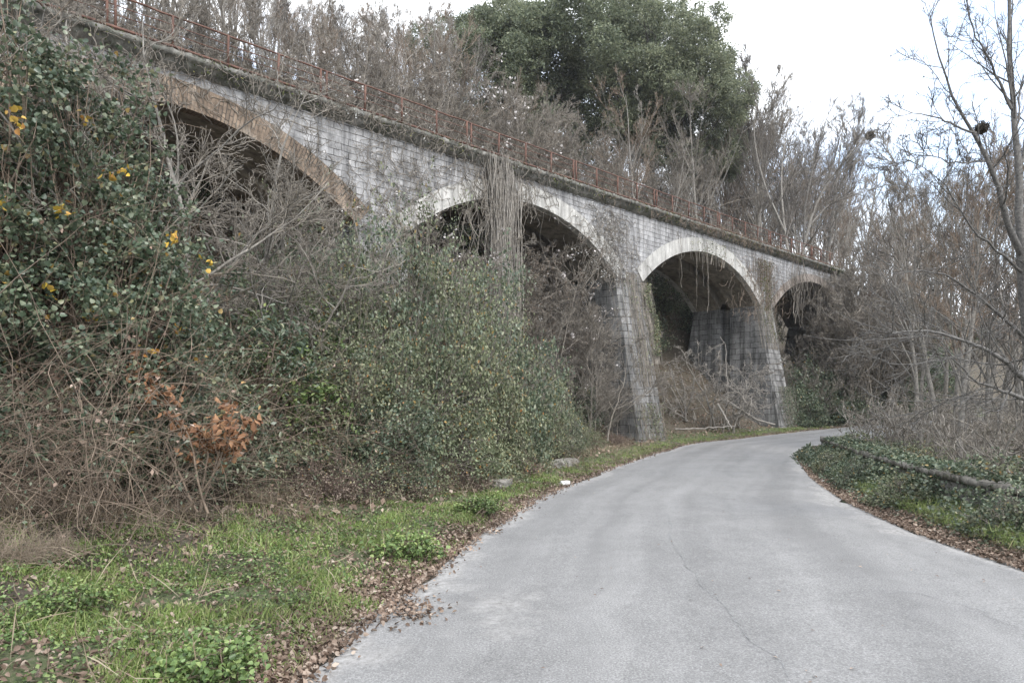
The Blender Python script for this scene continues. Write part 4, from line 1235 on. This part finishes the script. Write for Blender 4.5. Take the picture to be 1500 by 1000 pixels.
# the alder at the right edge
r = np.random.default_rng(41)
alder = empty('alder_tree'); tag(alder, 'tall dark barked tree with forked trunk at the right edge against the sky', 'tree')
Y = 12.5
A = lambda px, py, dy=0: at(px, py, Y + dy)
base = at(1512, 640, Y); base[2] = H1(base[0], base[1]) - .2
def pl(pts, n_=14): return smooth_line(pts, n_)
limbs = [(pl([base, A(1508, 520), A(1500, 420), A(1496, 350)]), .14, .115),
         (pl([A(1496, 350), A(1488, 200, .1), A(1478, 90, .2), A(1478, -40, .3), A(1470, -160, .4)]), .085, .02),
         (pl([A(1500, 380), A(1475, 320, -.2), A(1450, 240, -.4), A(1400, 150, -.6), A(1375, 80, -.7), A(1360, 20, -.8)]), .078, .010),
         (pl([A(1500, 400), A(1462, 368, -.5), A(1425, 335, -.8), A(1385, 270, -1), A(1330, 235, -1.1)]), .035, .006),
         (pl([A(1430, 195, -.5), A(1390, 180, -.7), A(1350, 168, -.9), A(1300, 172, -1)]), .026, .006),
         (pl([A(1482, 160, .1), A(1450, 90, 0), A(1425, 40, -.1), A(1410, -20, -.2)]), .035, .008),
         (pl([A(1490, 250, .1), A(1515, 150, .2), A(1530, 60, .2), A(1540, -60, .3)]), .05, .012),
         (pl([A(1445, 235, -.4), A(1395, 238, -.8), A(1345, 222, -1.2), A(1320, 232, -1.4)]), .022, .005),
         (pl([A(1512, 560, -3), A(1460, 520, -3.4), A(1400, 495, -3.6), A(1350, 482, -3.8), A(1305, 490, -4)]), .05, .009),
         (pl([A(1530, 600, -3), A(1480, 575, -3.3), A(1430, 560, -3.5), A(1390, 520, -3.7)]), .045, .008),
         (pl([A(1508, 500, -.1), A(1440, 440, -1), A(1380, 400, -1.6), A(1310, 400, -2.2)]), .045, .008)]
# the two low limbs start at the trunk
limbs[8][0][0] = A(1508, 500); limbs[9][0][0] = A(1508, 540)
lv0 = (np.stack([l[0] for l in limbs]), np.stack([.8 * (l[2] + (l[1] - l[2]) * np.linspace(1, 0, 14) ** 1.3) for l in limbs]))
lv0[0][1:, 1:] += r.normal(0, .014, lv0[0][1:, 1:].shape)
a = sprout(*lv0, 12, .2, 1, 40, .34, r, rr=.4, rmin=.007); a[2][:] = np.clip(a[2], .6, 1.9); a[3][:] = np.minimum(a[3], .02); l1 = grow(a[0], a[1], a[2], a[3], .004, 7, .10, (0, 0, .07), r)
b = sprout(*l1, 7, .15, 1, 42, .45, r, rmin=.005); l2 = grow(b[0], b[1], b[2], b[3], .003, 5, .16, (0, 0, .04), r)
c = sprout(*l2, 5, .2, 1, 38, .7, r, rmin=.003); l3 = grow(c[0], c[1], c[2], c[3], .0025, 4, .16, (0, 0, .02), r)
v, q = cat_tubes([lv0], [10]); mk('trunk', v, q, M['bark_alder'], alder, smooth=True)
v, q = cat_tubes([l1, l2, l3], [5, 4, 3]); mk('branches', v, q, M['bark_alder'], alder)
T = l2[0][:, -1]; C = np.repeat(T[r.random(len(T)) < .3], 2, axis=0); C = C + r.normal(0, .02, C.shape)
v, q = leaves(C, .022, r, aspect=.9); mk('catkins', v, q, M['bark_dark'], alder)
r = np.random.default_rng(43)
lean_t = empty('leaning_tree'); tag(lean_t, 'bare tree leaning right with fanned branches, carrying the small far nest', 'tree')
B_ = lambda px, py, dy=0: at(px, py, 44 + dy)
b0 = B_(1165, 420)
lm = [(pl([b0, B_(1178, 360), B_(1195, 300), B_(1225, 250), B_(1250, 220), B_(1282, 190)]), .13, .015), (pl([B_(1178, 360), B_(1180, 300), B_(1195, 230), B_(1215, 160)]), .08, .012),
      (pl([B_(1186, 330), B_(1215, 300), B_(1250, 285), B_(1300, 270)]), .06, .012), (pl([b0, B_(1150, 340), B_(1145, 250), B_(1160, 150)]), .10, .012),
      (pl([B_(1195, 300), B_(1220, 240), B_(1235, 190), B_(1262, 165)]), .05, .01), (pl([B_(1150, 340), B_(1120, 270), B_(1105, 200), B_(1110, 130)]), .07, .012)]
lv = (np.stack([l[0] for l in lm]), np.stack([np.linspace(l[1], l[2], 14) for l in lm]))
a = sprout(*lv, 12, .2, 1, 32, .36, r, rr=.5, rmin=.014); l1 = grow(a[0], a[1], a[2], a[3], .008, 6, .07, (.02, 0, .05), r)
b = sprout(*l1, 7, .15, 1, 30, .55, r, rmin=.009); l2 = grow(b[0], b[1], b[2], b[3], .006, 5, .08, (0, 0, .05), r)
c = sprout(*l2, 5, .2, 1, 30, .6, r, rmin=.007); l3 = grow(c[0], c[1], c[2], c[3], .005, 3, .08, (0, 0, .04), r)
v, q = cat_tubes([lv], [7]); mk('trunk', v, q, M['bark_grey'], lean_t, smooth=True)
v, q = cat_tubes([l1, l2, l3], [4, 3, 3]); mk('branches', v, q, M['twig_dark'], lean_t)
def ball(px, py, y, rad, label, seed):
    r = np.random.default_rng(seed)
    n_ = 260
    d = norm(r.normal(size=(n_, 3))) * rad * r.uniform(.5, 1, (n_, 1)) * np.array([1, 1, .85])
    P = grow(at(px, py, y)[None] + d, norm(np.cross(d, r.normal(size=(n_, 3)))), rad * 1.1, .006 * y / 12, .004 * y / 12, 4, .3, (0, 0, 0), r)
    v, q = tubes(*P, 4, r); o = mk('bird_nest', v, q, M['nest']); tag(o, label, 'nest')
ball(1438, 187, 12.1, .09, 'dark round bird nest in the forked tree at the right edge', 1)
ball(1275, 198, 44, .22, 'small dark nest near the tip of the tree leaning right below the open sky', 2)

# a cable far behind the trees on the right
for k, (py, zz) in enumerate([(443, 0), (447, 1)]):
    P = np.stack([at(px, py + (px - 1400) * .03 + 2 * k, 60) for px in np.linspace(1380, 1800, 20)])
    P[:, 2] -= np.sin(np.linspace(0, np.pi, 20)) * .4
    v, q = tubes(P[None], np.full((1, 20), .04), 5)
    o = mk('overhead_cable', v, q, M['cable'])
    tag(o, ('upper' if k == 0 else 'lower') + ' pale cable strung behind the trees on the right', 'cable')

# ------------------------------------------------------------------ low roadside wall on the right
W = smooth_line([(6.3, 2.0), (6.15, 5.5), (6.05, 8.6), (6.3, 10.6), (7.0, 13.8), (7.65, 16.2), (8.75, 20.1), (9.45, 21.9)], 120)
lw = empty('low_wall'); tag(lw, 'low curved stone wall with pale concrete top along the right of the road', 'wall')
nrm = np.gradient(W, axis=0); nrm = norm(np.stack([-nrm[:, 1], nrm[:, 0]], axis=1))
def wallmesh(name, off0, off1, z0, z1, mat, wob, seed):
    r = np.random.default_rng(seed); n_ = len(W)
    j = np.interp(np.arange(n_), np.arange(0, n_ + 5, 5), r.normal(0, wob, len(np.arange(0, n_ + 5, 5))))
    prof = [(off0, z0), (off0, z1 - .02), (off0 - .02 * np.sign(off0 - off1), z1), (off1 + .02 * np.sign(off0 - off1), z1), (off1, z1 - .02), (off1, z0)]
    P = np.stack([np.concatenate([W + nrm * (o_ + j[:, None] + r.normal(0, wob * .3, (n_, 1))), np.full((n_, 1), z_) + j[:, None] * .7 * (z_ > .2) + r.normal(0, wob * .25, (n_, 1))], axis=1) for o_, z_ in prof], axis=1)
    k = len(prof); I_ = np.arange(n_ * k).reshape(n_, k); nx = np.roll(I_, -1, axis=1)
    q = np.stack([I_[:-1], I_[1:], nx[1:], nx[:-1]], axis=-1).reshape(-1, 4)
    caps = [I_[0][[0, 1, 2, 3]], I_[0][[0, 3, 4, 5]], I_[-1][[3, 2, 1, 0]], I_[-1][[5, 4, 3, 0]]]
    return mk(name, P.reshape(-1, 3), np.concatenate([q, np.array(caps)]), M[mat], lw)
wallmesh('wall', 0.0, -0.40, -.2, .50, 'rubble', .012, 1)
r = np.random.default_rng(2)
mb = MB(); i = 0
while i < len(W) - 4:
    j = min(i + int(r.integers(5, 10)), len(W) - 1)
    if r.random() > .08:
        dz = r.normal(0, .012); dn = r.normal(0, .02); pt = []
        for zz in (.505, .605 + dz):
            for (kk_, oo) in ((i, -.43), (j - .25, -.43), (j - .25, .05), (i, .05)):
                k0 = int(kk_); f = kk_ - k0; w0 = W[k0] * (1 - f) + W[min(k0 + 1, len(W) - 1)] * f
                p2 = w0 + nrm[k0] * (oo + dn + r.normal(0, .012)); pt.append((p2[0], p2[1], zz + r.normal(0, .008)))
        # cut the long slab into short pieces so its edge can be chipped
        pt = np.array(pt); cuts = 5
        for c_ in range(cuts):
            f0, f1 = c_ / cuts, (c_ + 1) / cuts
            l = lambda a_, b_, f_: pt[a_] * (1 - f_) + pt[b_] * f_
            mb.hexa([l(0, 1, f0), l(0, 1, f1), l(3, 2, f1), l(3, 2, f0), l(4, 5, f0), l(4, 5, f1), l(7, 6, f1), l(7, 6, f0)])
    i = j
mb.build('coping', M['wall_cap'], lw)

bc = [mound(390 + k, .55, .5, .5, 150, 26, .036, ('ivy', 'shrub')[k], 'bramble_clump', 'twig_grey', .1, k == 0, .2, .004, .6, .75, .35, 6, shoots=40) for k in range(2)]
for o in bc: tag(o, 'bramble clump', 'bramble')
for k in range(22):
    i = int(6 + k * 5.1); side = (.30, -.75, -.5)[k % 3] + RNG.normal(0, .05)
    x, y = W[i] + nrm[i] * side
    if y > 17.5 and side > -.6: continue
    put(bc[k % 2], x, y, RNG.uniform(.7, 1.2) * (.8 if side > 0 else 1), k * 1.9, label='low clump of ivy and bramble spilling over the low curved wall', group='bramble clumps along the low wall')

# low broken kerb on the left verge and pale stones
def rockmesh(name, c, dims, mat, seed, rz=0, label=None, cat='stone'):
    import bmesh
    r = random.Random(seed)
    bm = bmesh.new(); bmesh.ops.create_cube(bm, size=1)
    bmesh.ops.subdivide_edges(bm, edges=bm.edges[:], cuts=3, use_grid_fill=True)
    for v_ in bm.verts:
        l = v_.co.length
        v_.co = v_.co.lerp(v_.co.normalized() * .55, .35) + Vector((r.gauss(0, .03), r.gauss(0, .03), r.gauss(0, .03)))
        v_.co = Vector((v_.co.x * dims[0], v_.co.y * dims[1], v_.co.z * dims[2]))
    me = bpy.data.meshes.new(name); bm.to_mesh(me); bm.free(); me.materials.append(M[mat])
    o = bpy.data.objects.new(name, me); COL.objects.link(o); o.location = c; o.rotation_euler = (0, 0, rz)
    return tag(o, label, cat)
for k, (px, y, dx, dims, lab, mt) in enumerate([
        (838, 17.0, 0, (1.7, .4, .24), 'longer pale block of broken kerb on the left verge', 'wall_cap'),
        (752, 12.9, 0, (.6, .3, .2), 'short piece of broken kerb half hidden in the left verge weeds', 'wall_cap')]):
    x = xat(px, y); rockmesh('kerb_stone', (x - .25, y, H1(x - .25, y) + .03), dims, mt, k, 1.15, lab, 'kerb')
for k, (px, y, sz) in enumerate([(828, 13.9, .13), (469, 4.75, .035)]):
    x = xat(px, y); rockmesh('white_stone', (x, y, H1(x, y) + sz * .4), (sz * 1.4, sz, sz * .8), 'white_stone', 9 + k, .4,
                             ('white stone on the left road edge before the tall pier', 'tiny white pebble in the grass nearest the camera')[k], 'stone')

wc = mound(395, .22, .22, .15, 60, 26, .034, 'bright', 'weed_clump', 'twig_brown', .05, True, .2, .002, .9, .7, .3, 3)
tag(wc, 'weed clump', 'weed')
for px, py, sc, lab in [(315, 968, 1.0, 'broad leaved green weed clump at the bottom of the verge, nearest the camera'), (598, 800, 1.15, 'bright green weed clump beside the leaf drift at the road edge'),
                        (190, 700, .9, 'small green weed clump at the foot of the brown tangle'), (700, 742, 1.1, 'green weed clump on the verge below the big shrubs'), (90, 905, .8, 'small weed clump in the grass at the bottom left')]:
    y = 1.45 * F / (py - HZ); put(wc, xat(px, y), y, sc, px, z=H1(xat(px, y), y), label=lab)
st_ = tangle(396, 420, .22, .42, 'twig_straw', 'dry_grass_tuft', .0022, 1, grav=-.10, upd=2.2)
tag(st_, 'dry grass tuft', 'grass tuft')
for k, (px, y, sc) in enumerate([(10, 5.3, .8), (75, 5.8, .7), (20, 6.3, .9), (150, 6.9, .7), (380, 8.7, .7), (280, 7.6, .65), (-60, 5.4, .9)]):
    put(st_, xat(px, y), y, sc, k, z=H1(xat(px, y), y), label='slumped tuft of dead straw coloured grass at the back of the verge', group='dead grass tufts on the verge')

# ------------------------------------------------------------------ ground cover
lnrm = np.gradient(LE, axis=0); lnrm = norm(np.stack([-lnrm[:, 1], lnrm[:, 0]], axis=1))   # to the left
rnrm = np.gradient(RE, axis=0); rnrm = -norm(np.stack([-rnrm[:, 1], rnrm[:, 0]], axis=1))  # to the right
def along(edge, nr, n_, y0, y1, d0, d1, power=1.0, r=RNG, dist=None):
    """points beside a road edge, denser near the camera"""
    k0 = np.searchsorted(edge[:, 1], y0); k1 = np.searchsorted(edge[:, 1], y1)
    yy = y0 * (y1 / y0) ** (r.random(n_) ** power)
    k = np.clip(np.interp(yy, edge[k0:k1, 1], np.arange(k0, k1)), k0, k1 - 1)
    i = k.astype(int); f = (k - i)[:, None]
    P = edge[i] * (1 - f) + edge[np.minimum(i + 1, len(edge) - 1)] * f
    d = r.uniform(d0, d1, n_) if dist is None else dist
    return P + nr[i] * d[:, None], d
def ontop(P, z=0.0): return np.concatenate([P, (H(P[:, 0], P[:, 1]) + z)[:, None]], axis=1)

r = np.random.default_rng(51)
# grass: tall blades in patches
P, d = along(LE, lnrm, 230000, 2.2, 36, .1, 3.3, 1.0, r)
pn = vnoise(P[:, 0], P[:, 1], 1.6, 8) + .5 * vnoise(P[:, 0], P[:, 1], 4.5, 9)
lim = np.interp(P[:, 1], [3, 6, 9, 12, 20, 30], [4.5, 3.6, 2.6, 1.6, 1.0, 1.2])
den = np.clip(1.15 - np.abs(d - .45 * lim) / (.52 * lim), 0, 1)
keep = r.random(len(P)) < np.clip(den * (0.5 + 1.1 * pn), 0, 1)
P, d = P[keep], d[keep]
size = .042 + .05 * np.clip(vnoise(P[:, 0], P[:, 1], 2.2, 10) + .3, 0, 1)
B = ontop(P)
tallk = (size * r.uniform(.5, 1.5, len(P)))[:, None]
N = len(B)
lean_ = r.normal(0, .42, (N, 2)); ax_ = norm(np.concatenate([lean_, np.ones((N, 1))], axis=1))
side_ = norm(np.cross(ax_, r.normal(size=(N, 3))))
wb = r.uniform(.0018, .0042, (N, 1)) * (1 + P[:, 1:2] * .05)
bend = np.concatenate([lean_ * .5, np.full((N, 1), -.25)], axis=1)
V = np.stack([B - side_ * wb, B + side_ * wb, B + ax_ * tallk * .6 + side_ * wb * .8, B + ax_ * tallk * 1.05 + bend * tallk * .45, B + ax_ * tallk * .6 - side_ * wb * .8], axis=1)
k5 = np.arange(N)[:, None] * 5
o = mk('grass', V.reshape(-1, 3), [k5 + np.array([[0, 1, 2, 4]]), k5 + np.array([[4, 2, 3]])], M['grass'])
tag(o, 'bright green grass on the left verge', 'grass', kind='stuff')
# broad-leaved weeds between the blades
P, d = along(LE, lnrm, 120000, 2.2, 30, .15, 3.6, 1.0, r)
lim = np.interp(P[:, 1], [3, 6, 9, 12, 20, 30], [4.6, 3.8, 2.8, 1.8, 1.3, 1.5])
pn = vnoise(P[:, 0], P[:, 1], 2.4, 18) + .6 * vnoise(P[:, 0], P[:, 1], 6, 19)
keep = r.random(len(P)) < np.clip(np.clip(1.2 - np.abs(d - .5 * lim) / (.5 * lim), 0, 1) * (.5 + 1.0 * pn), 0, 1)
B = ontop(P[keep], 0.0); B[:, 2] += r.uniform(.01, .07, len(B))
v, q = leaves(B, .026, r, up=1.4, aspect=.7)
o = mk('verge_weeds', v, q, M['bright']); tag(o, 'small leaved green weeds among the verge grass', 'weeds', kind='stuff')
# dry grass at the back of the verge and among the brambles
P, d = along(LE, lnrm, 60000, 3.0, 30, .3, 6.0, 1.0, r)
lim = np.interp(P[:, 1], [3, 6, 9, 12, 20, 30], [4.4, 3.5, 2.7, 1.8, 1.2, 1.2])
pn = vnoise(P[:, 0], P[:, 1], 2.0, 28)
keep = r.random(len(P)) < np.clip((1 - np.abs(d - lim) / 1.3) * (.55 + pn), 0.03, 1)
B = ontop(P[keep], 0.05); N = len(B)
B[:, 2] += r.uniform(0, .12, N)
v, q = leaves(B, .30, r, ax=np.array([0, 0, .9]) + r.normal(0, .45, (N, 3)), up=0, aspect=.02)
o = mk('dry_grass', v, q, M['straw']); tag(o, 'dry straw coloured grass at the foot of the bank', 'grass', kind='stuff')
# fallen leaves: thick drifts along both edges, thin scatter elsewhere
P1, _ = along(LE, lnrm, 26000, 2.4, 40, 0, 1, 1.0, r, dist=np.abs(r.normal(0, .20, 26000)) + r.normal(0.06, .09, 26000))
P2, _ = along(RE, rnrm, 22000, 3.5, 40, 0, 1, .9, r, dist=np.abs(r.normal(.10, .26, 22000)) - .09)
P3, _ = along(LE, lnrm, 34000, 2.4, 26, .3, 6.5, 1.0, r)
P4, _ = along(RE, rnrm, 6000, 3.5, 30, .5, 4, 1.0, r)
bul = np.stack([r.normal(xat(600, 5.45), .14, 260), r.normal(5.45, .22, 260)], axis=1)
P = np.concatenate([P1, P2, P3, P4, bul])
B = ontop(P, .008)
onr = (sdist(P[:, 0], P[:, 1], LE) < .05) & (sdist(P[:, 0], P[:, 1], RE) > -.05)
B[onr, 2] = .03 + RISE(B[onr, 0], B[onr, 1])
B[:, 2] += r.uniform(0, .025, len(B)) * np.where(onr, .6, 1.2)
v, q = leaves(B, .036, r, up=.9, aspect=.6, hexa=True, var=.6)
o = mk('fallen_leaves', v, q, M['litter']); tag(o, 'brown fallen leaves drifted along the road edges', 'leaves', kind='stuff')
# scraps on the asphalt
ns = 170
yy = 3 * (20 / 3) ** r.random(ns); tt_ = r.random(ns) ** 1.8; tt_ = np.where(r.random(ns) < .5, tt_, 1 - tt_ * .8)
xl = np.interp(yy, LE[:, 1], LE[:, 0]); xr_ = np.interp(yy, RE[:, 1], RE[:, 0])
B = np.stack([xl + (xr_ - xl) * tt_, yy, np.full(ns, .055)], axis=1)
v, q = leaves(B, .032, r, up=4, aspect=.45); o = mk('leaf_scraps', v, q, M['litter']); tag(o, 'scattered dry leaf scraps lying on the asphalt', 'leaves', kind='stuff')
# ivy and weeds smothering the low wall and the ground behind it
n_ = 30000
k = r.uniform(0, 119, n_); i = k.astype(int)
off = r.normal(.32, .26, n_)
hgt = np.where(off > 0, .58 - np.clip(off, 0, 1) * .62, .6) * r.uniform(.15, 1.05, n_)
onwall = (off < .02) 
cov = vnoise(W[i, 0], W[i, 1], 2.5, 33) + .5 * vnoise(W[i, 0] + off, W[i, 1] - off, 6, 34)
keep = (r.random(n_) < np.clip(.75 + .8 * cov, .12, 1)) & ((~onwall) | (r.random(n_) < .95 + .5 * cov)) & ((W[i, 1] < 19.6) | (off > .3)) & ((W[i, 1] > 10.2) | (off < .02) | (r.random(n_) < .45))
B = np.concatenate([W[i] + nrm[i] * off[:, None], np.clip(hgt, .02, 1)[:, None]], axis=1)
B[onwall, 2] = .62 + r.uniform(0, .04, onwall.sum())
B[:, 2] += H(B[:, 0], B[:, 1]) * (B[:, 2] < .4)
B = B[keep]
k = r.uniform(0, 119, 9000); i = k.astype(int); off = r.uniform(-.5, .12, 9000)
cov = vnoise(W[i, 0] * 1.0, W[i, 1], 3.2, 37) + .6 * vnoise(W[i, 0] + off, W[i, 1] - off, 7, 38)
kp = (r.random(9000) < np.clip(.45 + 1.1 * cov, 0, 1)) & (W[i, 1] < 19.5)
T2 = np.concatenate([W[i] + nrm[i] * off[:, None], (.63 + np.abs(r.normal(0, .035, 9000)) - .25 * np.clip(off - .04, 0, 1))[:, None]], axis=1)[kp]
B = np.concatenate([B, T2])
v, q = leaves(B, .048, r, True, up=.6, aspect=.8)
o = mk('wall_ivy', v, q, M['ivy']); tag(o, 'dark ivy smothering the road side of the low wall', 'ivy', kind='stuff')
# behind the wall
P, d = along(RE, rnrm, 75000, 5, 46, 1.55, 8.0, .9, r)
pn = vnoise(P[:, 0], P[:, 1], 1.5, 43) + .5 * vnoise(P[:, 0], P[:, 1], 4, 44)
keep = r.random(len(P)) < np.clip(.5 + .8 * pn, 0, 1)
B = ontop(P[keep]); B[:, 2] += r.uniform(0, .55, len(B)) * (0.35 + .65 * np.clip(pn[keep], 0, 1))
v, q = leaves(B, .05, r, up=.7, aspect=.7)
o = mk('ground_ivy', v, q, M['shrub']); tag(o, 'ivy and weeds covering the ground behind the low wall', 'ivy', kind='stuff')
P, d = along(RE, rnrm, 12000, 4.5, 20, .35, .95, .9, r)
v, q = leaves(ontop(P, .05) + np.stack([np.zeros(12000), np.zeros(12000), r.uniform(0, .12, 12000)], axis=1), .16, r, ax=np.array([0, 0, .9]) + r.normal(0, .4, (12000, 3)), up=0, aspect=.03)
o = mk('verge_grass', v, q, M['grass']); tag(o, 'thin green grass at the foot of the low wall', 'grass', kind='stuff')
# litter, twigs and green scrub under and behind the shrubs of the left bank
n_ = 40000
s_ = r.uniform(14, 62, n_); u_ = r.uniform(-9, 11, n_)
P3 = via(s_, u_, 0); dl = sdist(P3[:, 0], P3[:, 1], LE)
k_ = dl > 1.0
P3 = P3[k_]; P3[:, 2] = H(P3[:, 0], P3[:, 1]) + r.uniform(0, .12, len(P3))
v, q = leaves(P3, .10, r, up=.8)
o = mk('slope_litter', v, q, M['litter']); tag(o, 'brown leaf litter on the shaded slope under the arches', 'leaves', kind='stuff')

# ------------------------------------------------------------------ thin winter haze
mb = MB()
mb.hexa([(-170, -45, -8), (430, -45, -8), (430, 490, -8), (-170, 490, -8), (-170, -45, 66), (430, -45, 66), (430, 490, 66), (-170, 490, 66)])
m = bpy.data.materials.new('haze'); m.use_nodes = True; t = m.node_tree; t.nodes.clear()
o_ = t.nodes.new('ShaderNodeOutputMaterial'); pv = t.nodes.new('ShaderNodeVolumePrincipled')
pv.inputs['Color'].default_value = (0.93, 0.95, 1.0, 1); pv.inputs['Density'].default_value = 0.0003; pv.inputs['Anisotropy'].default_value = 0.2
t.links.new(pv.outputs['Volume'], o_.inputs['Volume'])
hz = mb.build('haze', m); tag(hz, 'thin pale air haze', 'haze', kind='stuff')
